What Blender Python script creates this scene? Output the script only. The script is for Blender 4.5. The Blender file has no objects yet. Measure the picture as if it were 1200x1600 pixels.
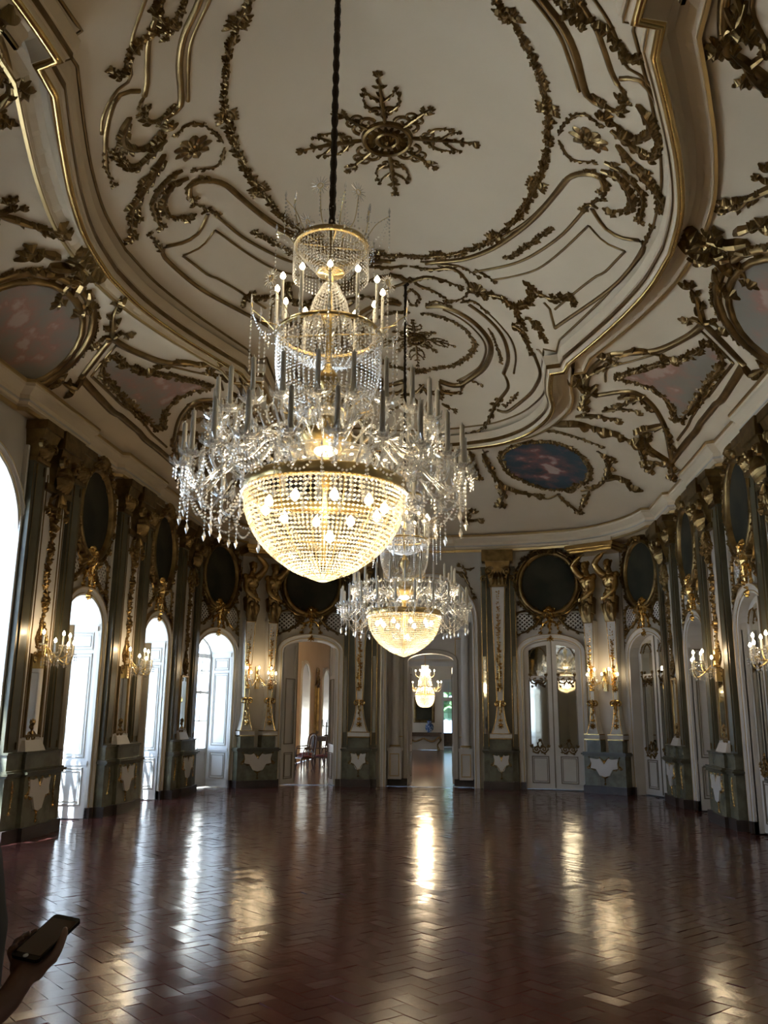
import bpy, bmesh, math, random
import numpy as np
from mathutils import Matrix, Vector
random.seed(7)
SC = bpy.context.scene
COL = SC.collection
PI = math.pi
# ------------------------------------------------------------------ camera
EYE = 1.7
FPX, PITCH, YAW, ROLL = 1343.43, 0.2333, 0.0987, 0.0098
_c, _s = math.cos, math.sin
FW = np.array([-_s(YAW)*_c(PITCH), _c(YAW)*_c(PITCH), _s(PITCH)])
_r0 = np.array([_c(YAW), _s(YAW), 0.0]); _u0 = np.cross(_r0, FW)
RT = _c(ROLL)*_r0 + _s(ROLL)*_u0
UP = -_s(ROLL)*_r0 + _c(ROLL)*_u0
cam = bpy.data.cameras.new('camera'); cam_o = bpy.data.objects.new('camera', cam); COL.objects.link(cam_o)
cam.sensor_fit = 'VERTICAL'; cam.sensor_height = 36.0; cam.sensor_width = 27.0
cam.lens = FPX/1600*36.0; cam.clip_start = .05; cam.clip_end = 300
cam_o.matrix_world = Matrix([[RT[0], UP[0], -FW[0], 0], [RT[1], UP[1], -FW[1], 0], [RT[2], UP[2], -FW[2], EYE], [0, 0, 0, 1]])
SC.camera = cam_o
SC.view_settings.view_transform = 'Standard'; SC.view_settings.look = 'None'
SC.view_settings.exposure = 0.2; SC.view_settings.gamma = 1.0
SC.view_settings.use_curve_mapping = False
# ------------------------------------------------------------------ sky: bright hazy daylight
W = bpy.data.worlds.new('sky'); SC.world = W; W.use_nodes = True
bg = W.node_tree.nodes['Background']; bg.inputs[0].default_value = (.46, .67, 1.0, 1); bg.inputs[1].default_value = 6.0
SUN_POWER = 50.0
_sl = bpy.data.lights.new('sun', 'SUN'); _sl.energy = SUN_POWER; _sl.angle = .02; _sl.color = (.72, .85, 1.0)
_so = bpy.data.objects.new('sun', _sl); COL.objects.link(_so); _so.rotation_euler = Vector((.36, .74, -1.4)).to_track_quat('-Z', 'Y').to_euler()
PORTALS = True
# ------------------------------------------------------------------ helpers: materials
MATS = {}
def mat(name, base, rough=.5, metal=0.0, spec=.5, noise=None, bump=None, coat=0.0, **kw):
    """noise=(scale, colour2, low, high) blends a second colour; bump=(scale,strength)"""
    m = bpy.data.materials.new(name); m.use_nodes = True; MATS[name] = m
    nt = m.node_tree; b = nt.nodes['Principled BSDF']
    b.inputs['Base Color'].default_value = (*base, 1); b.inputs['Roughness'].default_value = rough
    b.inputs['Metallic'].default_value = metal; b.inputs['Specular IOR Level'].default_value = spec
    b.inputs['Coat Weight'].default_value = coat
    tc = nt.nodes.new('ShaderNodeTexCoord')
    if noise:
        sc, c2, lo, hi = noise
        n = nt.nodes.new('ShaderNodeTexNoise'); n.inputs['Scale'].default_value = sc; n.inputs['Detail'].default_value = 6
        r = nt.nodes.new('ShaderNodeValToRGB'); r.color_ramp.elements[0].position = lo; r.color_ramp.elements[1].position = hi
        r.color_ramp.elements[0].color = (*base, 1); r.color_ramp.elements[1].color = (*c2, 1)
        nt.links.new(tc.outputs['Object'], n.inputs['Vector']); nt.links.new(n.outputs['Fac'], r.inputs['Fac'])
        nt.links.new(r.outputs['Color'], b.inputs['Base Color'])
    if bump:
        n2 = nt.nodes.new('ShaderNodeTexNoise'); n2.inputs['Scale'].default_value = bump[0]; n2.inputs['Detail'].default_value = 4
        bp = nt.nodes.new('ShaderNodeBump'); bp.inputs['Strength'].default_value = bump[1]; bp.inputs['Distance'].default_value = .02
        nt.links.new(tc.outputs['Object'], n2.inputs['Vector']); nt.links.new(n2.outputs['Fac'], bp.inputs['Height'])
        nt.links.new(bp.outputs['Normal'], b.inputs['Normal'])
    for k, v in kw.items():
        b.inputs[k].default_value = v
    return m
def emis(name, col, st):
    m = bpy.data.materials.new(name); m.use_nodes = True; MATS[name] = m; nt = m.node_tree
    for n in list(nt.nodes): nt.nodes.remove(n)
    o = nt.nodes.new('ShaderNodeOutputMaterial'); e = nt.nodes.new('ShaderNodeEmission')
    e.inputs[0].default_value = (*col, 1); e.inputs[1].default_value = st
    nt.links.new(e.outputs[0], o.inputs[0]); return m
def crystal(name, tint, trans, transl, rough):
    m = bpy.data.materials.new(name); m.use_nodes = True; MATS[name] = m; nt = m.node_tree
    for n in list(nt.nodes): nt.nodes.remove(n)
    o = nt.nodes.new('ShaderNodeOutputMaterial')
    g = nt.nodes.new('ShaderNodeBsdfGlossy'); g.inputs['Color'].default_value = (*tint, 1); g.inputs['Roughness'].default_value = rough
    t = nt.nodes.new('ShaderNodeBsdfTranslucent'); t.inputs['Color'].default_value = (*tint, 1)
    p = nt.nodes.new('ShaderNodeBsdfTransparent')
    m1 = nt.nodes.new('ShaderNodeMixShader'); m1.inputs[0].default_value = transl
    m2 = nt.nodes.new('ShaderNodeMixShader'); m2.inputs[0].default_value = trans
    nt.links.new(g.outputs[0], m1.inputs[1]); nt.links.new(t.outputs[0], m1.inputs[2])
    nt.links.new(m1.outputs[0], m2.inputs[1]); nt.links.new(p.outputs[0], m2.inputs[2])
    nt.links.new(m2.outputs[0], o.inputs[0]); return m
mat('plaster', (.67, .56, .39), .75, noise=(.7, (.61, .505, .345), .35, .75), bump=(60, .05))
mat('wall_white', (.49, .45, .375), .45, noise=(1.5, (.43, .39, .32), .35, .8))
mat('frame_white', (.60, .57, .52), .35, noise=(2, (.53, .50, .45), .4, .8))
mat('shutter_white', (.80, .80, .78), .4)
mat('gilt', (.29, .195, .082), .34, 1.0, noise=(5, (.17, .11, .045), .35, .75))
mat('gilt_statue', (.50, .335, .13), .30, 1.0, noise=(5, (.30, .19, .07), .35, .75))
mat('lattice_back', (.055, .04, .026), .7)
mat('pale_line', (.42, .39, .34), .5)
mat('gilt_bright', (.72, .50, .19), .25, 1.0, noise=(4, (.50, .33, .12), .35, .8))
mat('gilt_line', (.50, .36, .16), .35, .9)
mat('grey_line', (.20, .17, .12), .5, .3)
mat('olive', (.09, .083, .05), .3, noise=(3, (.06, .056, .034), .35, .7))
mat('olive_marble', (.165, .16, .105), .25, noise=(6, (.105, .10, .066), .4, .65))
mat('plinth', (.045, .033, .028), .35, noise=(5, (.08, .055, .045), .45, .8))
mat('mirror', (.80, .82, .78), .03, 1.0)
mat('dark_oval', (.022, .023, .016), .75, spec=.15, noise=(1.6, (.05, .044, .028), .4, .7))
mat('dark_gilt', (.26, .175, .07), .38, .95, noise=(6, (.13, .085, .035), .4, .75))
mat('tile', (.105, .034, .026), .15, spec=.5, noise=(1.1, (.07, .024, .02), .35, .7), bump=(9, .035))
mat('grout', (.07, .026, .02), .25)
mat('brass', (.62, .46, .2), .28, 1.0)
mat('dark_metal', (.05, .038, .025), .45, .8)
mat('candle', (.72, .69, .60), .5)
mat('peach', (.60, .42, .25), .7, noise=(.8, (.55, .37, .21), .4, .7))
mat('cream', (.66, .58, .45), .7)
mat('wood', (.055, .028, .016), .35, noise=(8, (.1, .05, .025), .4, .7))
mat('red_fabric', (.16, .03, .025), .8)
mat('blue_china', (.05, .11, .26), .2, noise=(14, (.5, .55, .6), .5, .6))
mat('skin', (.30, .17, .115), .5)
mat('shirt', (.028, .036, .05), .85)
mat('trousers', (.02, .022, .03), .85)
mat('hair', (.015, .011, .009), .6)
mat('phone_black', (.01, .011, .013), .25)
mat('screen_off', (.10, .06, .045), .08)
mat('phone_white', (.75, .78, .78), .3)
mat('stone', (.74, .72, .68), .8)
mat('planks', (.22, .12, .08), .2, noise=(2, (.16, .085, .055), .35, .7))
mat('leaf_green', (.06, .12, .04), .6)
emis('bulb', (1, .80, .50), 60.0)
emis('bulb_small', (1, .74, .40), 40.0)
crystal('crystal', (.95, .94, .90), .45, .35, .08)
crystal('crystal_bowl', (1.0, .95, .82), .28, .68, .12)
crystal('blind', (.55, .56, .60), .0, .35, .7)
crystal('glass_arm', (.93, .95, .95), .55, .2, .04)
crystal('pane', (.9, .95, 1), .93, .0, .02)
# ------------------------------------------------------------------ helpers: objects
def link(o, parent=None):
    COL.objects.link(o)
    if parent is not None: o.parent = parent
    return o
def tag(o, label=None, cat=None, group=None, kind=None):
    if label: o['label'] = label
    if cat: o['category'] = cat
    if group: o['group'] = group
    if kind: o['kind'] = kind
    return o
def empty(name, M=None):
    o = bpy.data.objects.new(name, None); o.empty_display_size = .1; COL.objects.link(o)
    if M is not None: o.matrix_world = M
    return o
def obj(name, me, parent=None, M=None):
    o = bpy.data.objects.new(name, me); link(o, parent)
    if M is not None: o.matrix_local = M
    return o
def copy_tree(o, parent=None, M=None):
    c = o.copy(); COL.objects.link(c); c.parent = parent
    if M is not None:
        if parent is None: c.matrix_world = M
        else: c.matrix_local = M
    for ch in list(o.children): copy_tree(ch, c)
    return c
class MB:
    def __init__(s): s.v = []; s.f = []; s.M = None
    def add(s, vs, fs):
        b = len(s.v)
        if s.M is not None:
            M = s.M
            vs = [tuple(M @ Vector(p)) for p in vs]
        s.v.extend(tuple(p) for p in vs); s.f.extend(tuple(i+b for i in f) for f in fs)
    def box(s, x0, x1, y0, y1, z0, z1):
        s.add([(x0,y0,z0),(x1,y0,z0),(x1,y1,z0),(x0,y1,z0),(x0,y0,z1),(x1,y0,z1),(x1,y1,z1),(x0,y1,z1)],
              [(0,3,2,1),(4,5,6,7),(0,1,5,4),(1,2,6,5),(2,3,7,6),(3,0,4,7)])
    def frustum(s, x0, x1, y0, y1, z0, X0, X1, Y0, Y1, z1):
        s.add([(x0,y0,z0),(x1,y0,z0),(x1,y1,z0),(x0,y1,z0),(X0,Y0,z1),(X1,Y0,z1),(X1,Y1,z1),(X0,Y1,z1)],
              [(0,3,2,1),(4,5,6,7),(0,1,5,4),(1,2,6,5),(2,3,7,6),(3,0,4,7)])
    def tube(s, pts, rad, n=6, cap=True):
        pts = [Vector(p) for p in pts]; m = len(pts)
        if m < 2: return
        rr = rad if isinstance(rad, (list, tuple)) else [rad]*m
        vs = []; prev = None
        for i, p in enumerate(pts):
            t = (pts[min(i+1, m-1)] - pts[max(i-1, 0)])
            t = t.normalized() if t.length > 1e-9 else Vector((0,0,1))
            a = prev if prev is not None else (Vector((0,0,1)) if abs(t.z) < .9 else Vector((1,0,0)))
            b = t.cross(a)
            if b.length < 1e-6: b = t.cross(Vector((1,0,0)) if abs(t.x) < .9 else Vector((0,1,0)))
            b.normalize(); a = b.cross(t).normalized(); prev = a
            for k in range(n):
                q = 2*PI*k/n
                vs.append(p + (a*math.cos(q) + b*math.sin(q))*rr[i])
        fs = [(i*n+k, i*n+(k+1) % n, (i+1)*n+(k+1) % n, (i+1)*n+k) for i in range(m-1) for k in range(n)]
        if cap: fs += [tuple(range(n))[::-1], tuple(range((m-1)*n, m*n))]
        s.add(vs, fs)
    def lathe(s, prof, n=12, c=(0,0,0), close=False):
        vs = []; m = len(prof)
        for r, z in prof:
            for k in range(n):
                q = 2*PI*k/n; vs.append((c[0]+r*math.cos(q), c[1]+r*math.sin(q), c[2]+z))
        fs = [(i*n+k, i*n+(k+1) % n, (i+1)*n+(k+1) % n, (i+1)*n+k) for i in range(m-1) for k in range(n)]
        if close: fs += [tuple(range(n))[::-1], tuple(range((m-1)*n, m*n))]
        s.add(vs, fs)
    def ball(s, c, rx, ry=None, rz=None, n=8, m=5):
        ry = rx if ry is None else ry; rz = rx if rz is None else rz
        vs = [(c[0], c[1], c[2]-rz)]
        for i in range(1, m):
            a = -PI/2 + PI*i/m
            for k in range(n):
                q = 2*PI*k/n
                vs.append((c[0]+rx*math.cos(a)*math.cos(q), c[1]+ry*math.cos(a)*math.sin(q), c[2]+rz*math.sin(a)))
        vs.append((c[0], c[1], c[2]+rz)); L = len(vs)-1
        fs = [(0, 1+(k+1) % n, 1+k) for k in range(n)]
        fs += [(1+i*n+k, 1+i*n+(k+1) % n, 1+(i+1)*n+(k+1) % n, 1+(i+1)*n+k) for i in range(m-2) for k in range(n)]
        fs += [(L, 1+(m-2)*n+k, 1+(m-2)*n+(k+1) % n) for k in range(n)]
        s.add(vs, fs)
    def octa(s, c, r, rz=None):
        rz = rz or r; x, y, z = c
        s.add([(x+r,y,z),(x,y+r,z),(x-r,y,z),(x,y-r,z),(x,y,z+rz),(x,y,z-rz)],
              [(0,1,4),(1,2,4),(2,3,4),(3,0,4),(1,0,5),(2,1,5),(3,2,5),(0,3,5)])
    def mesh(s, name, m, smooth=False):
        me = bpy.data.meshes.new(name); me.from_pydata(s.v, [], s.f); me.update()
        for mm in (m if isinstance(m, (list, tuple)) else [m]): me.materials.append(MATS[mm])
        if smooth: me.polygons.foreach_set('use_smooth', [True]*len(me.polygons))
        return me
    def build(s, name, m, parent=None, M=None, smooth=False):
        return obj(name, s.mesh(name, m, smooth), parent, M)
def cat(pts, n=6, closed=False):
    """Catmull-Rom resample of a 2D/3D polyline"""
    P = [np.array(p, float) for p in pts]; L = len(P); out = []
    if L < 3: return [tuple(p) for p in P]
    for i in range(L if closed else L-1):
        if closed: a, b, c, d = P[(i-1) % L], P[i], P[(i+1) % L], P[(i+2) % L]
        else: a, b, c, d = P[max(i-1, 0)], P[i], P[i+1], P[min(i+2, L-1)]
        for k in range(n):
            t = k/n
            out.append(tuple(.5*((2*b)+(c-a)*t+(2*a-5*b+4*c-d)*t*t+(-a+3*b-3*c+d)*t**3)))
    if not closed: out.append(tuple(P[-1]))
    return out
def evenly(pts, step):
    P = np.array(pts, float); d = np.r_[0, np.cumsum(np.linalg.norm(np.diff(P, axis=0), axis=1))]
    n = max(2, int(d[-1]/step)+1); s = np.linspace(0, d[-1], n)
    return [tuple(np.interp(q, d, P[:, k]) for k in range(P.shape[1])) for q in s]
# ------------------------------------------------------------------ ornament in relief on a surface F(a,b)->(point, normal)
def flat(d=0.0):
    return lambda a, b: ((a, d, b), (0, 1, 0))
def stroke(mb, F, pts, w, h=None, w1=None, closed=False, wf=None, prof=((-1,0),(-.65,.75),(0,1),(.65,.75),(1,0))):
    m = len(pts); vs = []; k = len(prof); mid = None
    for i, p in enumerate(pts):
        q0 = pts[(i-1) % m] if closed else pts[max(i-1, 0)]; q1 = pts[(i+1) % m] if closed else pts[min(i+1, m-1)]
        tx, ty = q1[0]-q0[0], q1[1]-q0[1]; l = math.hypot(tx, ty) or 1; nx, ny = -ty/l, tx/l
        s = i/(m-1) if m > 1 else 0
        ww = w if w1 is None else (w[0] if isinstance(w, tuple) else w)*(1-s)+w1*s
        hh = (h if h is not None else ww)
        if w1 is not None and h is not None: hh = h*(.35+.65*ww/max(w, w1))
        if wf: f_ = wf(s); ww = w*f_; hh = (h or w)*(.3+.7*f_)
        for (o, z) in prof:
            P, N = F(p[0]+nx*o*ww, p[1]+ny*o*ww)
            vs.append((P[0]+N[0]*z*hh, P[1]+N[1]*z*hh, P[2]+N[2]*z*hh))
    fs = [(i*k+j, i*k+j+1, ((i+1) % m)*k+j+1, ((i+1) % m)*k+j) for i in range(m if closed else m-1) for j in range(k-1)]
    if not closed: fs += [tuple(range(k)), tuple(range((m-1)*k, m*k))[::-1]]
    mb.add(vs, fs)
def leaf(mb, F, p, ang, L, Wd, h, lobes=3, curl=0.0):
    n = 9; vs = []; x, y = p; a = ang
    for i in range(n):
        s = i/(n-1)
        wd = Wd*(math.sin(PI*min(1, (s*.9+.06)**.8)))*(1+.42*math.cos(2*PI*s*lobes))
        hz = h*(.35+.65*math.sin(PI*s))
        for o, z in ((-1, .15), (0, 1), (1, .15)):
            P, N = F(x-math.sin(a)*o*wd, y+math.cos(a)*o*wd); z *= hz
            vs.append((P[0]+N[0]*z, P[1]+N[1]*z, P[2]+N[2]*z))
        x += math.cos(a)*L/(n-1); y += math.sin(a)*L/(n-1); a += curl/(n-1)
    mb.add(vs, [(i*3+j, i*3+j+1, i*3+j+4, i*3+j+3) for i in range(n-1) for j in range(2)])
def flower(mb, F, p, r, h, n=6, a0=0.0):
    for k in range(n): leaf(mb, F, p, a0+2*PI*k/n, r, r*.38, h*.8, 1)
    vs = []; fs = []
    for j, (rr, z) in enumerate(((.42, .3), (.3, 1.0), (.0001, 1.3))):
        for k in range(6):
            P, N = F(p[0]+r*rr*math.cos(k*PI/3), p[1]+r*rr*math.sin(k*PI/3)); vs.append((P[0]+N[0]*z*h, P[1]+N[1]*z*h, P[2]+N[2]*z*h))
    fs = [(j*6+k, j*6+(k+1) % 6, (j+1)*6+(k+1) % 6, (j+1)*6+k) for j in range(2) for k in range(6)]
    mb.add(vs, fs)
def curl(mb, F, p, ang, r, w, side=1, turns=1.1, h=None):
    """a volute springing from p in direction ang"""
    cx, cy = p[0]-math.sin(ang)*r*side, p[1]+math.cos(ang)*r*side; a0 = math.atan2(p[1]-cy, p[0]-cx); pts = []
    n = int(12*turns)+3
    for i in range(n):
        s = i/(n-1); rr = r*(1-.78*s); a = a0+side*2*PI*turns*s
        pts.append((cx+rr*math.cos(a), cy+rr*math.sin(a)))
    stroke(mb, F, pts, w, h or w, w1=w*.5)
    leaf(mb, F, pts[-1], random.uniform(0, 6.28), w*1.3, w*.9, (h or w)*1.2, 1)
def spray(mb, F, pts, w, h=None, ls=1.0, tip=True, gap=1.5, w1=None):
    """acanthus scroll: tapered stem with leaflets on both sides"""
    h = h or w; pts = evenly(cat(pts, 6), max(w*.9, 1e-3))
    stroke(mb, F, pts, w*.62, h, wf=lambda s: .30+.70*math.sin(PI*min(1, .12+.95*s**.8)) if s < .95 else .2); m = len(pts); acc = 0; side = 1
    for i in range(1, m-1):
        d = math.hypot(pts[i][0]-pts[i-1][0], pts[i][1]-pts[i-1][1]); acc += d
        if acc > w*gap*.72:
            acc = 0; side = -side; s = i/m
            a = math.atan2(pts[i+1][1]-pts[i-1][1], pts[i+1][0]-pts[i-1][0])
            L = w*2.5*(1-.35*s)*ls*random.uniform(.7, 1.3)
            leaf(mb, F, pts[i], a+side*random.uniform(.4, .8), L, L*.24, h*1.15, 3, curl=side*random.uniform(-.9, .3))
            if random.random() < .4: leaf(mb, F, pts[i], a-side*random.uniform(.5, 1.1), L*.6, L*.17, h*.9, 2, curl=side*.6)
    if tip:
        a = math.atan2(pts[-1][1]-pts[-2][1], pts[-1][0]-pts[-2][0])
        for q in (-.55, 0, .55): leaf(mb, F, pts[-1], a+q, w*2.6*ls, w*.75*ls, h, 2)
def garland(mb, F, pts, w, h=None, closed=False, flowers=.22):
    h = h or w; pts = evenly(cat(pts, 6, closed), w*.85)
    stroke(mb, F, pts, w*.3, h*.5); m = len(pts)
    for i in range(m-1):
        a = math.atan2(pts[i+1][1]-pts[i][1], pts[i+1][0]-pts[i][0])
        for sd in (-1, 1):
            if random.random() < .86:
                L = w*random.uniform(.9, 1.7)
                leaf(mb, F, pts[i], a+sd*random.uniform(.3, 1.2), L, L*.3, h*random.uniform(.6, 1.1), 2, curl=random.uniform(-.6, .6))
        if random.random() < flowers: flower(mb, F, pts[i], w*random.uniform(.55, .8), h, 5, random.random()*6)
# ------------------------------------------------------------------ room plan (metres; +Y runs down the room, camera at the origin)
XC, Y0, YE, YN = -1.0, 10.3, 22.3, -1.6
XR, XL = 4.4, -6.4
def bayM(c, n):
    n = Vector((n[0], n[1], 0)).normalized(); t = n.cross(Vector((0, 0, 1)))
    return Matrix([[t.x, n.x, 0, c[0]], [t.y, n.y, 0, c[1]], [0, 0, 1, c[2] if len(c) > 2 else 0], [0, 0, 0, 1]])
def seg(a, b, flip):
    """bay between plan points a and b; normal points into the room"""
    c = ((a[0]+b[0])/2, (a[1]+b[1])/2); d = Vector((b[0]-a[0], b[1]-a[1])); w = d.length
    n = Vector((-d.y, d.x)); 
    if n.dot(Vector((XC-c[0], Y0-c[1]))) < 0: n = -n
    return bayM(c, n), w
mirx = lambda p: (2*XC-p[0],)+tuple(p[1:])
CORN = [(4.4, 19.8), (3.8, 21.2), (2.85, 21.87), (1.25, 22.25), (0.3, 22.3)]
BAYY = [3.3, 6.8, 10.3, 13.8, 17.2]
def arch(ow, zs, rise, n=14, z0=0.0):
    r = ow/2; pts = [(-r, z0)]
    for i in range(n+1):
        u = -r*math.cos(PI*i/n); pts.append((u, zs+rise*math.sqrt(max(0, 1-(u/r)**2))))
    return pts+[(r, z0)]
def panel(mb, w, H, op=None, u0=None, u1=None):
    """wall panel in local bay coordinates with an arched opening and no thickness; op=(ow,zs,rise)"""
    a, b = (-w/2, w/2) if u0 is None else (u0, u1)
    if not op:
        mb.add([(a,0,0),(b,0,0),(b,0,H),(a,0,H)], [(0,1,2,3)]); return
    ow, zs, rise = op; A = arch(ow, zs, rise)[1:-1]; r = ow/2
    mb.add([(a,0,0),(-r,0,0),(-r,0,H),(a,0,H)], [(0,1,2,3)]); mb.add([(r,0,0),(b,0,0),(b,0,H),(r,0,H)], [(0,1,2,3)])
    vs = []
    for u, z in A: vs += [(u,0,z),(u,0,H)]
    mb.add(vs, [(2*i, 2*i+2, 2*i+3, 2*i+1) for i in range(len(A)-1)])
def reveal(mb, ow, zs, rise, d0, d1):
    A = arch(ow, zs, rise); vs = []
    for u, z in A: vs += [(u,d0,z),(u,d1,z)]
    mb.add(vs, [(2*i, 2*i+1, 2*i+3, 2*i+2) for i in range(len(A)-1)])
def sweep(mb, pts, prof, F=None, closed=False):
    """moulding along a 2D path: prof=(offset to the left, height)"""
    F = F or flat(); m = len(pts); k = len(prof); vs = []
    for i, p in enumerate(pts):
        a = pts[(i-1) % m] if closed else pts[max(i-1, 0)]; b = pts[(i+1) % m] if closed else pts[min(i+1, m-1)]
        d1 = Vector((p[0]-a[0], p[1]-a[1])); d2 = Vector((b[0]-p[0], b[1]-p[1]))
        if d1.length < 1e-9: d1 = d2
        if d2.length < 1e-9: d2 = d1
        d1.normalize(); d2.normalize(); t = d1+d2
        if t.length < 1e-6: t = d1.copy()
        t.normalize(); n = Vector((-t.y, t.x)); c = max(.45, n.dot(Vector((-d1.y, d1.x))))
        for o, h in prof:
            P, N = F(p[0]+n.x*o/c, p[1]+n.y*o/c); vs.append((P[0]+N[0]*h, P[1]+N[1]*h, P[2]+N[2]*h))
    fs = [(i*k+j, ((i+1) % m)*k+j, ((i+1) % m)*k+j+1, i*k+j+1) for i in range(m if closed else m-1) for j in range(k-1)]
    mb.add(vs, fs)
def rectline(mb, u0, u1, z0, z1, w, h, F=None):
    """thin raised picture-frame line"""
    P = [(u0,z0),(u1,z0),(u1,z1),(u0,z1)]
    sweep(mb, P, [(-w,0),(-w*.6,h),(w*.6,h),(w,0)], F, True)
# ------------------------------------------------------------------ floor: glazed clay tiles laid in herringbone
fl = MB(); fl.add([(XL-.82,YN-.4,-.02),(XR+1.1,YN-.4,-.02),(XR+1.1,YE+.6,-.02),(XL-.82,YE+.6,-.02)], [(0,1,2,3)])
floor = fl.build('floor', 'grout'); tag(floor, 'polished red-brown clay tile floor laid in a herringbone pattern', 'floor', kind='structure')
TW, TL = .14, .28
tm = MB(); g = .0011; tm.frustum(g, TL-g, g, TW-g, -.022, g+.0012, TL-g-.0012, g+.0012, TW-g-.0012, 0)
tile_me = tm.mesh('tile', 'tile')
cand = []; c45 = math.cos(PI/4)
for i in range(-140, 260):
    for j in range(-60, 60):
        for vert in (0, 1):
            if vert: cx, cy, ang = (2.5+i+4*j)*TW, (0.0+i)*TW, PI/2
            else: cx, cy, ang = (1.0+i+4*j)*TW, (.5+i)*TW, 0
            X, Y = XC+c45*(cx-cy), 3+c45*(cx+cy)
            if not (XL+.02 < X < XR-.02 and YN < Y < YE): continue
            if Y > 19.6:
                k = (Y-19.8)/1.4
                if abs(X-XC) > 5.4-.6*max(0, k)-(.95*max(0, (Y-21.2)/.67)): continue
            cand.append((X, Y, ang+PI/4))
def px(P):
    d = np.array([P[0], P[1], P[2]-EYE]); z = d@FW
    return (600+FPX*(d@RT)/z, 800-FPX*(d@UP)/z, z)
rt = random.Random(3); near = []; far = []
for c in cand:
    q = px((c[0], c[1], 0))
    (near if (q[2] > 0 and -20 < q[0] < 1220 and q[1] < 1625 and c[1] < 7.2) else far).append((c, q[1]))
near.sort(key=lambda t: -t[1]); far += near[300:]; near = near[:300]
def tileM(c):
    return Matrix.Translation((c[0], c[1], rt.uniform(-.0008, .0008))) @ Matrix.Rotation(c[2], 4, 'Z') @ Matrix.Rotation(rt.gauss(0, .009), 4, 'X') @ Matrix.Rotation(rt.gauss(0, .006), 4, 'Y') @ Matrix.Translation((-TL/2, -TW/2, 0))
for c, _ in near: obj('tile', tile_me, floor, tileM(c))
tf = MB(); T0 = [Vector(v.co) for v in tile_me.vertices]; TF = [tuple(p.vertices) for p in tile_me.polygons][1:]
for c, _ in far:
    M = tileM(c); tf.add([M @ v for v in T0], TF)
tag(tf.build('tile_field', 'tile', floor), kind='stuff')
# ------------------------------------------------------------------ walls
WH = 6.02
OPN = (1.4, 3.12, .5); DOOR = (1.4, 3.3, .3); BIG = (2.2, 4.1, 1.1)
def side_bays(s):
    """bays of one side: list of (matrix, width, kind)"""
    X = XR if s > 0 else XL; n = (-s, 0); out = []
    y = YN; edges = []
    for yc in BAYY:
        w = 2.5 if yc == Y0 else 1.7
        out.append((bayM((X, (y+yc-w/2)/2), n), yc-w/2-y, 'pier')); out.append((bayM((X, yc), n), w, 'big' if yc == Y0 else 'open')); y = yc+w/2
    out.append((bayM((X, (y+19.8)/2), n), 19.8-y, 'pier'))
    P = CORN if s > 0 else [mirx(p) for p in CORN]
    for a, b, k in zip(P[:-1], P[1:], ('corner', 'atlas', 'door', 'term')):
        M, w = seg(a, b, s); out.append((M, w, k))
    return out
BR, BL = side_bays(1), side_bays(-1)
def opening(side, kind, idx):
    if kind == 'open' or kind == 'corner': return (1.34,)+OPN[1:] if kind == 'corner' else OPN
    if kind == 'big': return BIG
    if kind == 'door': return DOOR
    return None
wR, wL, wE, wN = MB(), MB(), MB(), MB()
revR, revL = MB(), MB()
for side, B, wm in (('R', BR, wR), ('L', BL, wL)):
    for i, (M, w, k) in enumerate(B):
        t = wE if k in ('atlas', 'door', 'term') else wm
        t.M = M; panel(t, w, WH, opening(side, k, i))
wE.M = bayM((XC, YE), (0, -1)); panel(wE, 2.6, WH, BIG)
wN.M = bayM((XC, YN), (0, 1)); panel(wN, 10.8, WH, (1.7, 3.2, .4))
wall_right = wR.build('wall_right', 'wall_white'); wall_left = wL.build('wall_left', 'wall_white')
wall_far = wE.build('wall_far', 'wall_white'); wall_near = wN.build('wall_near', 'wall_white')
tag(wall_right, 'cream panelled wall with gilt carving facing the windows', 'wall', kind='structure')
tag(wall_left, 'cream panelled wall pierced by the tall arched windows', 'wall', kind='structure')
tag(wall_far, 'bowed cream end wall with the central arch and gilt figures', 'wall', kind='structure')
tag(wall_near, 'plain cream wall behind the viewer with a doorway', 'wall', kind='structure')
# unseen shell added so that no sky leaks in behind the panelling
sh = MB()
sh.box(XR+1.05, XR+1.15, YN-.4, 24, -.1, 10.3); sh.box(XL-.8, XR+1.1, YN-.4, YN-.3, -.1, 10.3); sh.box(XL-.8, XL-.06, 19.9, 24, 6.0, 10.3)
shell = sh.build('sky_block_shell', 'stone'); tag(shell, 'plain unseen shell added behind the panelled wall to block sky light', 'wall', kind='structure')
# ------------------------------------------------------------------ cornice
CP = [(4.36, YN), (4.36, 11.0), (4.24, 11.05), (4.24, 13.0), (4.36, 13.05), (4.36, 14.5), (4.24, 14.55), (4.24, 16.35), (4.36, 16.4), (4.36, 17.95), (4.24, 18.0), (4.24, 19.35), (4.03, 19.4),
      (3.93, 19.85), (3.76, 20.28), (3.55, 20.68), (3.29, 21.03), (2.79, 21.5), (2.4, 21.68), (1.96, 21.83), (1.16, 22.03), (.29, 22.18), (-.3, 22.2), (-.32, 22.24), (XC, 22.24)]
CPATH = CP + [mirx(p) for p in CP[::-1][1:]]
def zplan(z):
    return lambda a, b: ((a, b, z), (0, 0, 1))
def cornice(name, prof, m, parent=None):
    mb = MB(); sweep(mb, CPATH, prof, zplan(0)); return mb.build(name, m, parent)
corn = cornice('trim_1', [(-1.0, 5.90), (-.02, 5.90), (-.02, 5.96), (.03, 5.985), (.03, 6.0), (.05, 6.02), (.05, 6.12), (.13, 6.20), (.16, 6.22), (.16, 6.275), (.10, 6.30), (-1.0, 6.31)], 'plaster')
tag(corn, 'cream cornice with gilt edges running round the top of the walls', 'cornice', kind='structure')
cornice('gilt_line', [(.155, 6.265), (.178, 6.275), (.178, 6.315), (.13, 6.325), (.10, 6.29)], 'gilt_line', corn)
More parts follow.
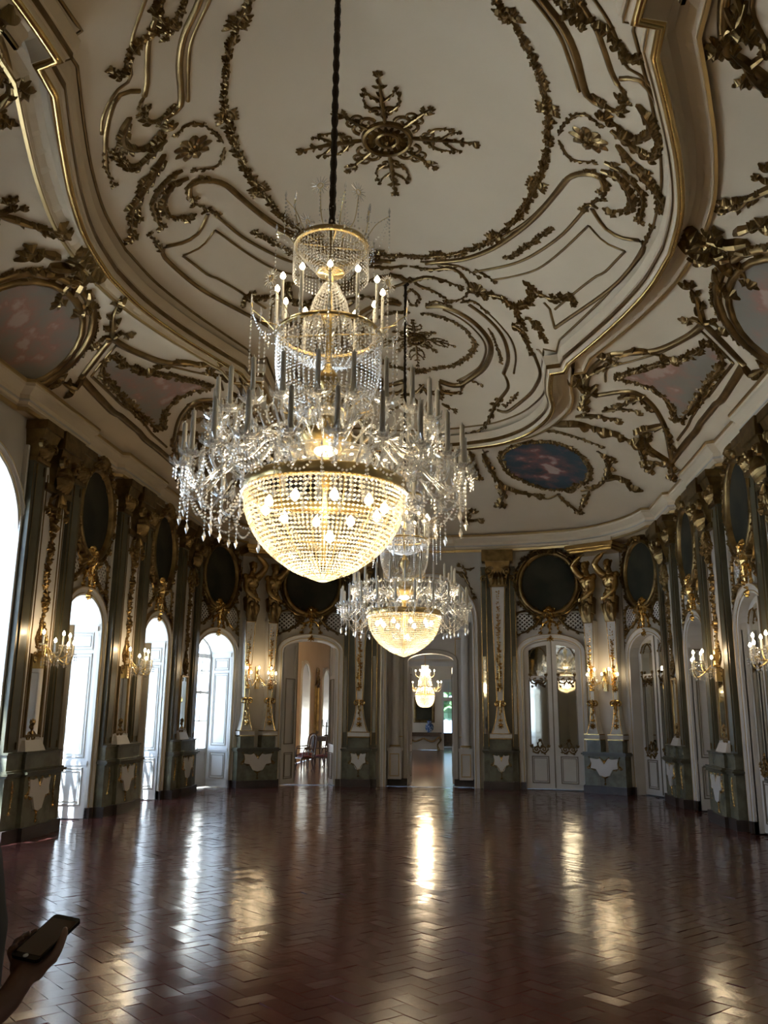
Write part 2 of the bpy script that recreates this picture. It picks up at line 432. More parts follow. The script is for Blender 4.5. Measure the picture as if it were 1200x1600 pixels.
cornice('gilt_line', [(-.03, 5.89), (.02, 5.89), (.03, 5.94), (-.03, 5.955)], 'gilt_line', corn)
cornice('fillet', [(.05, 6.02), (.062, 6.03), (.062, 6.05), (.05, 6.06)], 'wall_white', corn)
# ------------------------------------------------------------------ ceiling surface as a height field
RIMH = [(0, 7.82), (.55, 7.78), (1.06, 7.68), (1.72, 7.40), (2.25, 6.8), (2.55, 6.0), (2.62, 5.35), (2.52, 4.7), (2.47, 4.2), (2.45, 3.7)]
RIMN = [(2.66, 3.64), (2.68, 3.3)]
RIMB = [(2.98, 2.5), (3.25, 1.7), (3.46, .85), (3.54, 0)]
XCC, YCC = -1.03, 9.75
_q = cat(RIMH, 5) + RIMN + cat([RIMN[-1]]+RIMB, 5)[1:]
_h = _q + [(x, -y) for x, y in _q[::-1][1:]]
RIM = [(XCC+x, YCC+y) for x, y in _h] + [(XCC-x, YCC+y) for x, y in _h[::-1][1:-1]]
ZR, HC = 7.37, 8.88
GX0, GX1, GY0, GY1, GS = XL-.2, XR+.2, YN-.1, YE+.3, .1
gx = np.arange(GX0, GX1+1e-6, GS); gy = np.arange(GY0, GY1+1e-6, GS)
GXX, GYY = np.meshgrid(gx, gy, indexing='ij')
def pdist(poly, closed=True):
    d = np.full(GXX.shape, 1e9); ins = np.zeros(GXX.shape, bool); n = len(poly)
    for i in range(n if closed else n-1):
        (ax, ay), (bx, by) = poly[i], poly[(i+1) % n]; ex, ey = bx-ax, by-ay; l = ex*ex+ey*ey+1e-12
        t = np.clip(((GXX-ax)*ex+(GYY-ay)*ey)/l, 0, 1); d = np.minimum(d, np.hypot(GXX-ax-t*ex, GYY-ay-t*ey))
        if abs(ey) > 1e-12: ins ^= ((ay > GYY) != (by > GYY)) & (GXX < ex*(GYY-ay)/ey+ax)
    return d, ins
d_rim, in_rim = pdist(RIM)
d_w, in_w = pdist([(x, y) for x, y in CPATH])
def blur(a, n):
    for _ in range(n):
        b = np.pad(a, 1, mode='edge'); a = (b[:-2, 1:-1]+b[2:, 1:-1]+b[1:-1, :-2]+b[1:-1, 2:]+2*a)/6
    return a
di = blur(np.where(in_rim, d_rim, 0), 25); di = np.where(in_rim, np.maximum(di*.75+d_rim*.25, 0), 0)
zin = ZR+.05+(HC-ZR-.05)*(1-(1-np.clip(di/3.4, 0, 1))**2.0)
dw = np.where(in_w, d_w, 0); t = dw/(dw+np.where(in_rim, 0, d_rim)+1e-6)
zout = 6.30+(ZR+.03-6.30)*(1-(1-t)**1.75)
zout = np.where((~in_rim) & (d_rim < .27), ZR+.16, zout)
ZG = np.where(in_rim, zin, zout); ZG = np.where(in_w, ZG, 6.30)
def S(x, y):
    a = min(max((x-GX0)/GS, 0), len(gx)-1.001); b = min(max((y-GY0)/GS, 0), len(gy)-1.001); i, j = int(a), int(b); a -= i; b -= j
    return float(ZG[i, j]*(1-a)*(1-b)+ZG[i+1, j]*a*(1-b)+ZG[i, j+1]*(1-a)*b+ZG[i+1, j+1]*a*b)
def FC(a, b):
    z = S(a, b); e = .12; nx = (S(a+e, b)-S(a-e, b))/(2*e); ny = (S(a, b+e)-S(a, b-e))/(2*e); l = math.sqrt(nx*nx+ny*ny+1)
    return (a, b, z-.004), (nx/l, ny/l, -1/l)
cm = MB(); ny_ = len(gy)
cm.v = [(float(gx[i]), float(gy[j]), float(ZG[i, j])) for i in range(len(gx)) for j in range(ny_)]
cm.f = [(i*ny_+j, i*ny_+j+1, (i+1)*ny_+j+1, (i+1)*ny_+j) for i in range(len(gx)-1) for j in range(ny_-1)]
ceiling = cm.build('ceiling', 'plaster', smooth=True)
tag(ceiling, 'pale vaulted ceiling with gilt rococo stucco and painted panels', 'ceiling', kind='structure')
rf = MB(); rf.box(XL-1.2, XR+1.2, YN-.4, 24, 10.2, 10.3)
tag(rf.build('roof', 'stone'), 'flat roof slab above the vaulted ceiling', 'roof', kind='structure')
def hit(x, y):
    """plan point where the sight line through photo pixel (x,y) meets the ceiling surface"""
    d = FW+(x-600)/FPX*RT-(y-800)/FPX*UP; lo, hi = 3.0, None; tt = 3.0
    while tt < 40:
        P = d*tt
        if P[2]+EYE >= S(P[0], P[1]): hi = tt; break
        lo = tt; tt += .15
    if hi is None: return None
    for _ in range(20):
        m = (lo+hi)/2; P = d*m
        if P[2]+EYE >= S(P[0], P[1]): hi = m
        else: lo = m
    return (float(d[0]*hi), float(d[1]*hi))
# ------------------------------------------------------------------ ceiling: rim moulding round the raised vault
def rimsweep(name, prof, m, smooth=False):
    mb = MB(); sweep(mb, RIM, prof, zplan(ZR), True); return mb.build(name, m, ceiling, smooth=smooth)
# path runs clockwise in plan, so +offset is to its left = outside
_sgn = 1 if sum(RIM[i][0]*RIM[(i+1) % len(RIM)][1]-RIM[(i+1) % len(RIM)][0]*RIM[i][1] for i in range(len(RIM))) < 0 else -1
R_ = lambda pr: [(o*_sgn, h) for o, h in pr]
rimsweep('rim_moulding', R_([(.40, .10), (.38, -.05), (.33, -.05), (.31, -.0), (.25, .07), (.18, .09), (.11, .04), (.07, -.07), (.05, -.15), (-.04, -.155), (-.05, -.10), (-.075, -.09), (-.08, -.03), (-.11, -.02), (-.13, .12)]), 'plaster')
rimsweep('gilt_bead', R_([(.045, -.14), (.04, -.17), (.012, -.19), (-.012, -.185), (-.035, -.165), (-.042, -.13)]), 'gilt_bright', True)
rimsweep('gilt_line', R_([(.385, -.03), (.38, -.075), (.345, -.075), (.335, -.03)]), 'gilt_line')
rimsweep('gilt_line', R_([(-.076, -.08), (-.078, -.10), (-.09, -.095), (-.09, -.03)]), 'gilt')
_in = [(XCC+(x-XCC)*.948, YCC+(y-YCC)*.972) for x, y in RIM]
mb = MB(); stroke(mb, FC, _in, .016, .02, closed=True); mb.build('gilt_line', 'gilt', ceiling, smooth=True)
# ------------------------------------------------------------------ stucco traced from the photo, set on the vault; the other half by the room's symmetry
LINES = []       # (pixel path, half width in m, kind)
def H(pts): return [q for q in (hit(*p) for p in pts) if q]
XM, YM = -.88, 9.42      # axis of the stucco pattern inside the rim
mx = lambda P: [(2*XM-x, y) for x, y in P]
my = lambda P: [(x, 2*YM-y) for x, y in P]
def both(P, ym=False):
    out = [P, mx(P)]
    if ym: out += [my(P), my(mx(P))]
    return out
def mould(px_, w, h=None, ym=False, sm=5, m='gilt', name='gilt_moulding'):
    P = evenly(cat(H(px_), sm), .1)
    for Q in both(P, ym):
        mb = MB(); stroke(mb, FC, Q, w, h or w); mb.build(name, m, ceiling, smooth=True)
def acan(px_, w, ym=False, ls=1.0, h=None, tip=True, name='gilt_scroll', gap=1.5):
    P = H(px_)
    for Q in both(P, ym):
        mb = MB(); spray(mb, FC, Q, w, h, ls, tip, gap); mb.build(name, 'gilt', ceiling)
# garland ring round the central rosette
RG = 2.03
def ring(cx, cy, rx, ry, n=40): return [(cx+rx*math.cos(2*PI*k/n), cy+ry*math.sin(2*PI*k/n)) for k in range(n)]
_g = H([(815,45),(850,100),(862,150),(865,175),(860,200),(855,230),(840,275),(820,310),(790,335),(760,360),(720,380),(685,392),(650,397),(610,400)])
_rx = max(p[0] for p in _g)-XM; _cy = hit(600, 191)[1]; _ry = max(p[1] for p in _g)-_cy
gm = MB(); garland(gm, FC, ring(XM, _cy, _rx, _ry), .062, .05, True); gm.build('garland_ring', 'gilt', ceiling)
for k in range(12):   # bows on the ring
    a = 2*PI*(k+.5)/12; p = (XM+_rx*math.cos(a), _cy+_ry*math.sin(a)); mb = MB(); ta = math.atan2(_ry*math.cos(a), -_rx*math.sin(a))
    for d in (0, PI):
        for s in (-1, 1):
            curl(mb, FC, p, ta+d+s*.5, .05, .018, -s, .9); leaf(mb, FC, p, ta+d+s*.9, .17, .04, .04)
            leaf(mb, FC, p, ta+PI/2+d+s*.25, .14, .03, .04)
    mb.build('garland_bow', 'gilt', ceiling)
# star rosettes
def rosette(cx, cy, sc, name, sy=1.0):
    FS = FC; mb = MB()
    T = lambda a, r: (cx+math.cos(a)*r*sc, cy+math.sin(a)*r*sc*sy)
    for r, w in ((.27, .035), (.12, .03)): stroke(mb, FS, [T(2*PI*k/28, r) for k in range(28)], w*sc, .05*sc, closed=True)
    for k in range(16): leaf(mb, FS, T(2*PI*k/16, .13), 2*PI*k/16, .13*sc, .03*sc, .06*sc, 1)
    flower(mb, FS, (cx, cy), .1*sc, .07*sc, 8)
    for k in range(8):
        a = PI/2*k if k < 4 else PI/4+PI/2*(k-4); big = k < 4
        L = (1.02 if k % 2 else .98) if big else .72
        spray(mb, FS, [T(a, .27), T(a, .5), T(a, L*.75), T(a, L)], (.05 if big else .04)*sc, .04*sc, .75, True)
        for s in (-1, 1):
            if big:
                p = T(a+s*.35, .33); curl(mb, FS, p, a+s*.25, .1*sc, .026*sc, s, 1.0); curl(mb, FS, T(a+s*.3, .5), a-s*.2, .085*sc, .024*sc, -s, 1.1)
                spray(mb, FS, [T(a+s*.12, .46), T(a+s*.30, .60), T(a+s*.26, .76)], .028*sc, .03*sc, .8)
                spray(mb, FS, [T(a, .62), T(a+s*.16, .74), T(a+s*.2, .84)], .022*sc, .03*sc, .8)
                leaf(mb, FS, T(a, .85), a+s*1.2, .09*sc, .025*sc, .03*sc, 1)
            else:
                curl(mb, FS, T(a, .52), a+s*.7, .07*sc, .02*sc, s, 1.0); leaf(mb, FS, T(a, .6), a+s*.6, .15*sc, .03*sc, .03*sc)
    mb.build(name, 'gilt', ceiling)
_c1 = hit(605, 216); rosette(_c1[0], _c1[1], 1.1, 'ceiling_rosette')
_c2 = hit(649, 528); rosette(_c2[0], _c2[1], .72, 'ceiling_rosette'); rosette(_c2[0], 2*YM-_c2[1], .72, 'ceiling_rosette')
# mouldings of the big lobe
mould([(790,-70),(822,-36),(850,0),(880,40),(900,85),(910,125),(920,150),(945,165)], .036, .045)
mould([(775,-70),(805,-36),(835,0),(872,50),(890,95),(905,142)], .02)
mould([(945,295),(940,277),(920,270),(892,275),(870,300),(840,335),(805,365),(765,390),(720,405),(665,410)], .036, .045)
mould([(882,280),(850,320),(810,355),(750,385),(680,407)], .02)
mould([(850,-70),(880,-34),(905,0),(930,40),(945,80),(955,110),(965,130)], .028)
mould([(970,122),(995,122),(1015,140),(1035,175),(1045,200),(1055,235)], .028)
mould([(875,-70),(905,-34),(930,0),(955,40),(970,80),(977,102),(1005,120),(1035,155),(1045,180)], .018)
mould([(920,320),(880,365),(830,400),(790,415),(740,425)], .022)
mould([(925,325),(945,355),(970,370),(1000,375)], .028); mould([(1003,376),(1005,392),(980,425),(955,450),(921,475),(867,512)], .026, sm=3)
mould([(867,512),(862,495),(858,479),(850,472)], .022)
mould([(920,352),(880,390),(840,420),(800,432),(770,437)], .016); mould([(920,352),(945,378),(977,392)], .016); mould([(977,392),(945,425),(929,433),(867,483)], .016)
# rocaille cartouche on the shoulder
for pts, w in (([(997,162),(1015,185),(1017,205),(1000,215),(980,207),(955,187)], .075), ([(955,202),(980,220),(1000,235),(1020,247),(1032,225)], .06),
               ([(965,225),(985,250),(1015,285),(1035,310),(1047,345)], .075), ([(945,252),(970,265),(995,290),(1005,310),(1000,340)], .055),
               ([(940,265),(965,275),(985,300),(985,325),(960,330)], .065), ([(925,145),(945,163),(962,172),(975,168),(972,155)], .05),
               ([(900,272),(920,268),(940,275),(948,290),(942,298)], .05), ([(985,250),(1010,270),(1025,300),(1030,325)], .05), ([(1000,235),(1020,240),(1035,215)], .04)):
    acan(pts, w, h=w*.8, ls=.85, gap=1.2)
acan([(965,130),(975,142),(980,156)], .03); acan([(1045,200),(1055,235),(1052,265)], .03); acan([(1005,385),(1012,370),(1018,355)], .03)
acan([(935,325),(922,318),(912,325)], .035); acan([(925,322),(930,312),(940,310)], .03)
def blossom(px_, r):
    c = hit(*px_)
    for Q in both([c]):
        mb = MB(); flower(mb, FC, Q[0], r*.75, .05, 8); flower(mb, FC, Q[0], r, .04, 9, .2); flower(mb, FC, Q[0], r*.45, .08, 6, .5)
        mb.build('gilt_flower', 'gilt', ceiling)
blossom((920,217), .22); blossom((746,453), .17)
for pts in ([(895,180),(915,178),(935,192)], [(873,210),(880,195),(893,182)], [(873,218),(885,240),(900,250),(925,252)]): acan(pts, .028)
for pts in ([(787,403),(805,397),(825,382),(845,368),(865,355)], [(850,-30),(872,0),(890,20),(902,35),(910,45)]):
    P = H(pts)
    for Q in both(P):
        mb = MB(); garland(mb, FC, Q, .05, .04, False, .3); mb.build('gilt_drop', 'gilt', ceiling)
# knot of scrolls between the two roundels (and its twin over the viewer's end)
def cluster(ym):
    for pts, w in (([(640,415),(670,420),(700,418),(717,424),(733,446),(724,465),(700,470)], .04), ([(657,408),(690,412),(720,416),(745,430)], .035), ([(640,440),(665,432),(690,436),(715,446)], .05),
                   ([(640,432),(655,445),(680,455),(700,468)], .04), ([(742,420),(757,428),(770,437)], .035), ([(735,440),(745,452),(755,462)], .04), ([(720,472),(740,470),(758,484)], .035),
                   ([(640,450),(655,462),(650,475)], .035), ([(665,478),(680,470),(700,476)], .035)):
        acan(pts, w, ym, .9, name='gilt_knot')
cluster(True)
for pts in ([(762,459),(787,465),(803,478),(825,472),(831,456),(825,440)], [(834,453),(857,465),(876,465),(891,459),(898,478)], [(787,469),(803,481),(815,500),(819,513)], [(800,507),(815,516),(826,538),(834,555)], [(838,500),(846,520),(852,535)], [(825,495),(832,505),(836,512)]):
    P = H(pts)
    for Q in both(P, True):
        mb = MB(); garland(mb, FC, Q, .075, .06); mb.build('garland', 'gilt', ceiling)
# the smaller lobe
def ymould(*a, **k): mould(*a, ym=True, **k)
_o = H([(657,489),(682,492),(705,500),(727,513),(736,526),(743,538),(736,551),(727,560),(708,570),(679,576),(648,581)])
for Q in both(_o, True):
    mb = MB(); garland(mb, FC, Q, .055, .045); mb.build('garland', 'gilt', ceiling)
ymould([(667,478),(692,478),(724,491),(749,510),(765,532),(766,554),(755,576),(730,595),(711,602),(686,595)], .05, .05)
ymould([(692,483),(720,497),(743,516),(757,535),(758,554),(749,573),(730,587),(714,595)], .02)
ymould([(733,475),(762,497),(784,522),(793,548),(793,567),(787,583)], .035); ymould([(787,583),(793,595),(793,608),(781,624)], .03)
ymould([(758,484),(781,507),(800,532),(806,557),(803,583)], .018)
ymould([(834,551),(844,583),(834,608),(815,627),(793,643),(777,640)], .03)
ymould([(840,545),(850,560),(853,585),(860,600)], .03, m='plaster', name='rib')
for pts, w in (([(787,617),(774,633),(765,652),(755,668),(733,678)], .05), ([(810,612),(800,625),(790,632)], .035), ([(776,540),(782,555),(783,565)], .03), ([(763,512),(771,525),(778,545)], .03),
               ([(686,595),(690,610),(705,614),(720,612),(722,602)], .05), ([(655,600),(668,612),(685,618)], .05), ([(648,622),(656,634),(660,646)], .04), ([(715,600),(735,594),(750,600)], .03), ([(690,630),(700,636),(708,640)], .04)):
    acan(pts, w, True)
# ------------------------------------------------------------------ painted cartouches outside the rim
def painting_mat(name, bgc, c1, c2, sc=3.0):
    m = bpy.data.materials.new(name); m.use_nodes = True; MATS[name] = m; nt = m.node_tree; b = nt.nodes['Principled BSDF']; b.inputs['Roughness'].default_value = .55
    tc = nt.nodes.new('ShaderNodeTexCoord'); n = nt.nodes.new('ShaderNodeTexNoise'); n.inputs['Scale'].default_value = sc; n.inputs['Detail'].default_value = 5
    r = nt.nodes.new('ShaderNodeValToRGB'); e = r.color_ramp.elements; e[0].position = .38; e[0].color = (*bgc, 1); e[1].position = .68; e[1].color = (*c2, 1)
    x = r.color_ramp.elements.new(.54); x.color = (*[(p+q)/2 for p, q in zip(bgc, c1)], 1); x = r.color_ramp.elements.new(.6); x.color = (*c1, 1)
    g = nt.nodes.new('ShaderNodeTexGradient'); g.gradient_type = 'SPHERICAL'; mp = nt.nodes.new('ShaderNodeMapping'); mp.inputs['Location'].default_value = (-.5, -.5, -.5)
    mp2 = nt.nodes.new('ShaderNodeMapping'); mp2.inputs['Scale'].default_value = (2.3, 2.3, 0.0)
    nt.links.new(tc.outputs['Generated'], mp.inputs['Vector']); nt.links.new(mp.outputs['Vector'], mp2.inputs['Vector']); nt.links.new(mp2.outputs['Vector'], g.inputs['Vector'])
    ma = nt.nodes.new('ShaderNodeMath'); ma.operation = 'MULTIPLY_ADD'; ma.inputs[1].default_value = .26
    mb_ = nt.nodes.new('ShaderNodeMath'); mb_.operation = 'SUBTRACT'; mb_.inputs[1].default_value = .10
    nt.links.new(tc.outputs['Object'], n.inputs['Vector']); nt.links.new(n.outputs['Fac'], mb_.inputs[0]); nt.links.new(g.outputs['Fac'], ma.inputs[0]); nt.links.new(mb_.outputs[0], ma.inputs[2])
    nt.links.new(ma.outputs[0], r.inputs['Fac']); nt.links.new(r.outputs['Color'], b.inputs['Base Color'])
painting_mat('painting_sky', (.25, .22, .165), (.36, .19, .13), (.46, .33, .25))
painting_mat('painting_blue', (.035, .07, .085), (.28, .11, .09), (.50, .40, .33))
def canvas(P, m, name='ceiling_painting'):
    cx, cy = sum(p[0] for p in P)/len(P), sum(p[1] for p in P)/len(P); mb = MB(); n = len(P); vs = [FC(cx, cy)]; rr = 5
    for k in range(1, rr+1):
        for p in P: vs.append(FC(cx+(p[0]-cx)*k/rr, cy+(p[1]-cy)*k/rr))
    vs = [(a[0]+b[0]*.012, a[1]+b[1]*.012, a[2]+b[2]*.012) for a, b in vs]
    fs = [(0, 1+i, 1+(i+1) % n) for i in range(n)]+[(1+(k-1)*n+i, 1+k*n+i, 1+k*n+(i+1) % n, 1+(k-1)*n+(i+1) % n) for k in range(1, rr) for i in range(n)]
    mb.add(vs, fs); return mb.build(name, m, ceiling, smooth=True)
XM, YM = -.95, YCC      # the cartouches outside the rim
z4 = lambda L: [(700+x/2.4, 350+y/2.4) for x, y in L]
TRI = H(z4([(630,575),(720,540),(850,510),(930,480),(980,440),(1030,510),(980,590),(920,680),(860,740),(840,680),(780,620),(700,590)]))
for Q in both(TRI, True):
    canvas(Q, 'painting_sky'); mb = MB(); garland(mb, FC, Q, .075, .065, True, .15); mb.build('painting_garland', 'gilt', ceiling)
T = lambda L, w, **k: mould(z4(L), w, ym=True, **k)
T([(960,370),(900,420),(790,470),(690,482),(600,490),(530,560),(520,620),(560,640)], .05, h=.05)
T([(960,370),(1030,440),(1110,525)], .05, h=.05); T([(1110,525),(1000,680),(900,810),(840,890)], .05, h=.05, sm=3)
T([(560,640),(680,625),(760,670),(810,750),(830,830),(840,890)], .05, h=.05)
T([(950,400),(880,440),(800,480),(700,510),(600,540),(590,590)], .02); T([(950,400),(1070,520)], .02); T([(1070,520),(980,640),(860,810)], .02, sm=3)
A = lambda L, w, **k: acan(z4(L), w*1.22, ym=True, **k)
A([(960,365),(945,320),(935,280),(910,240)], .06); A([(960,370),(990,365),(1015,385)], .05); A([(955,370),(925,350),(905,355)], .05)
A([(1110,525),(1140,560),(1185,540)], .07); A([(660,480),(720,470),(770,480),(830,500)], .06); A([(690,480),(650,485),(600,490)], .06)
A([(560,640),(520,610),(490,600),(500,570)], .08); A([(560,600),(520,640),(510,680)], .07); A([(530,560),(570,540),(610,520)], .06)
A([(740,640),(690,660),(640,680)], .05); A([(640,650),(700,640),(750,680)], .06); A([(810,750),(770,760),(730,770),(720,810)], .08); A([(840,890),(790,860),(750,830),(740,790)], .08)
A([(840,880),(810,900),(780,890),(760,920)], .06); A([(840,890),(845,920),(840,945)], .06); A([(700,800),(730,850),(740,900)], .06); A([(800,740),(830,790),(840,830)], .05)
# round painted cartouche half-way along each side
OV = H(z4([(1200,110),(1150,120),(1090,190),(1060,240),(1070,310),(1110,370),(1170,425)]))
_oy = max(p[1] for p in OV); _ox = min(p[0] for p in OV)
OVP = []
for k in range(24):
    a = 2*PI*k/24; OVP.append((OV[3][0]+.62-.62*math.cos(a)*1.0, (OV[0][1]+OV[-1][1])/2+(.95)*math.sin(a)))
for Q in both(OVP):
    canvas(Q, 'painting_sky')
    mb = MB(); c = (sum(p[0] for p in Q)/24, sum(p[1] for p in Q)/24)
    stroke(mb, FC, [(c[0]+(p[0]-c[0])*1.05, c[1]+(p[1]-c[1])*1.04) for p in Q], .05, .06, closed=True)
    stroke(mb, FC, [(c[0]+(p[0]-c[0])*1.28, c[1]+(p[1]-c[1])*1.18) for p in Q], .055, .06, closed=True); mb.build('painting_frame', 'gilt', ceiling, smooth=True)
    mb = MB(); garland(mb, FC, [(c[0]+(p[0]-c[0])*1.34, c[1]+(p[1]-c[1])*1.22) for p in Q], .055, .05, True, .1); mb.build('painting_garland', 'gilt', ceiling)
A([(1060,180),(1020,130),(980,110),(950,95)], .1); A([(1080,100),(1050,70),(1020,50)], .08); A([(1000,170),(1010,200),(1030,230)], .08); A([(1040,110),(1000,120),(970,100)], .07); A([(1040,120),(1090,150),(1120,200)], .06)
mb_up = [(1065,0),(1090,40),(1060,90),(1050,130),(1090,150)]
z2 = lambda L: [(600+x/2, y/2) for x, y in L]
acan(z2([(1060,0),(1090,60),(1130,110),(1180,140)]), .065); acan(z2([(1130,0),(1110,60),(1060,100),(1040,150)]), .06); acan(z2([(1190,170),(1150,200),(1130,240)]), .06)
acan(z2([(1200,600),(1150,610),(1110,650),(1070,655)]), .05); acan(z2([(1200,560),(1180,555)]), .04)
# blue oval at the end of the vault
EL = H(z4([(200,860),(280,820),(390,815),(480,850),(530,910),(520,960),(450,990),(370,990),(280,960),(220,920)]))
EL = cat(EL, 3, True)
for Q in both(EL, True):
    canvas(Q, 'painting_blue'); mb = MB(); garland(mb, FC, Q, .075, .065, True, .12); mb.build('painting_garland', 'gilt', ceiling)
A([(590,870),(605,910),(585,960),(540,985)], .06); A([(590,955),(640,945),(685,975)], .09); A([(600,900),(625,880),(600,870)], .05)
A([(130,860),(150,900),(180,950),(190,975)], .06); A([(190,960),(210,1000),(200,1040)], .09); A([(210,980),(260,1000),(330,1015)], .07); T([(320,1010),(370,1030),(420,1010)], .03)
A([(410,1010),(440,1040),(490,1075)], .05); A([(530,1000),(515,1030),(490,1075)], .05); A([(430,990),(460,1000),(480,980)], .06); T([(500,1000),(550,990),(590,960)], .03)
A([(400,745),(440,742),(500,745),(560,765)], .1); A([(560,765),(620,780),(690,815)], .08); A([(480,720),(540,715),(620,730)], .06); A([(580,700),(640,690),(700,700)], .05)
A([(340,770),(400,775),(460,790),(570,830)], .035); T([(150,850),(130,870),(160,930),(185,955)], .025); T([(560,850),(600,880)], .03)
A([(80,850),(100,900),(115,945)], .06); T([(130,845),(175,960)], .02)
A([(75,1130),(70,1095),(85,1080)], .07); A([(75,1110),(110,1110)], .06)
# ------------------------------------------------------------------ wall furniture in bay coordinates (x along the wall, y out of it, z up)
F0 = flat(0.0)
def part_set(defs):
    """defs: list of (name, MB, material, smooth) -> list of (name, mesh)"""
    return [(n, mb.mesh(n, m, sm)) for n, mb, m, sm in defs]
def put(ps, parent, M):
    """first entry becomes the part, the rest its sub-parts"""
    o = obj(ps[0][0], ps[0][1], parent, M)
    for n, me in ps[1:]: obj(n, me, o)
    return o
def bat(mb, w, z1, z0, d):
    """white M-shaped cartouche on the pedestals"""
    P = [(-w,z1),(-.5*w,z1-.02),(-.3*w,z1),(0,z1-.13),(.3*w,z1),(.5*w,z1-.02),(w,z1),(.9*w,z1-.12),(.95*w,z1-.22),(.6*w,z1-.24),(.35*w,z0+.05),(0,z0+.02),(-.35*w,z0+.05),(-.6*w,z1-.24),(-.95*w,z1-.22),(-.9*w,z1-.12)]
    n = len(P); c = (0, z1-.2)
    vs = [(c[0], d, c[1])]+[(x, d, z) for x, z in P]+[(x, d-.03, z) for x, z in P]
    mb.add(vs, [(0, 1+(i+1) % n, 1+i) for i in range(n)]+[(1+i, 1+(i+1) % n, 1+n+(i+1) % n, 1+n+i) for i in range(n)]); return P
def batgilt(mb, w, z1, z0, d):
    F = flat(d)
    for s in (-1, 1):
        spray(mb, F, [(0,z0),(s*.25*w,z0+.07),(s*.5*w,z1-.27),(s*.75*w,z1-.27),(s*.98*w,z1-.2)], .016, .02)
        spray(mb, F, [(s*.95*w,z1-.2),(s*.9*w,z1-.08),(s*w,z1)], .014, .018)
        curl(mb, F, (s*.98*w, z1-.22), -PI/2, .04, .012, s, 1)
        spray(mb, F, [(0,z1-.12),(s*.12*w,z1-.04),(s*.28*w,z1)], .012, .016)
    spray(mb, F, [(0,z0+.08),(0,z0-.02),(0,z0-.1)], .018, .02); leaf(mb, F, (0, z1-.05), -PI/2, .12, .03, .03)
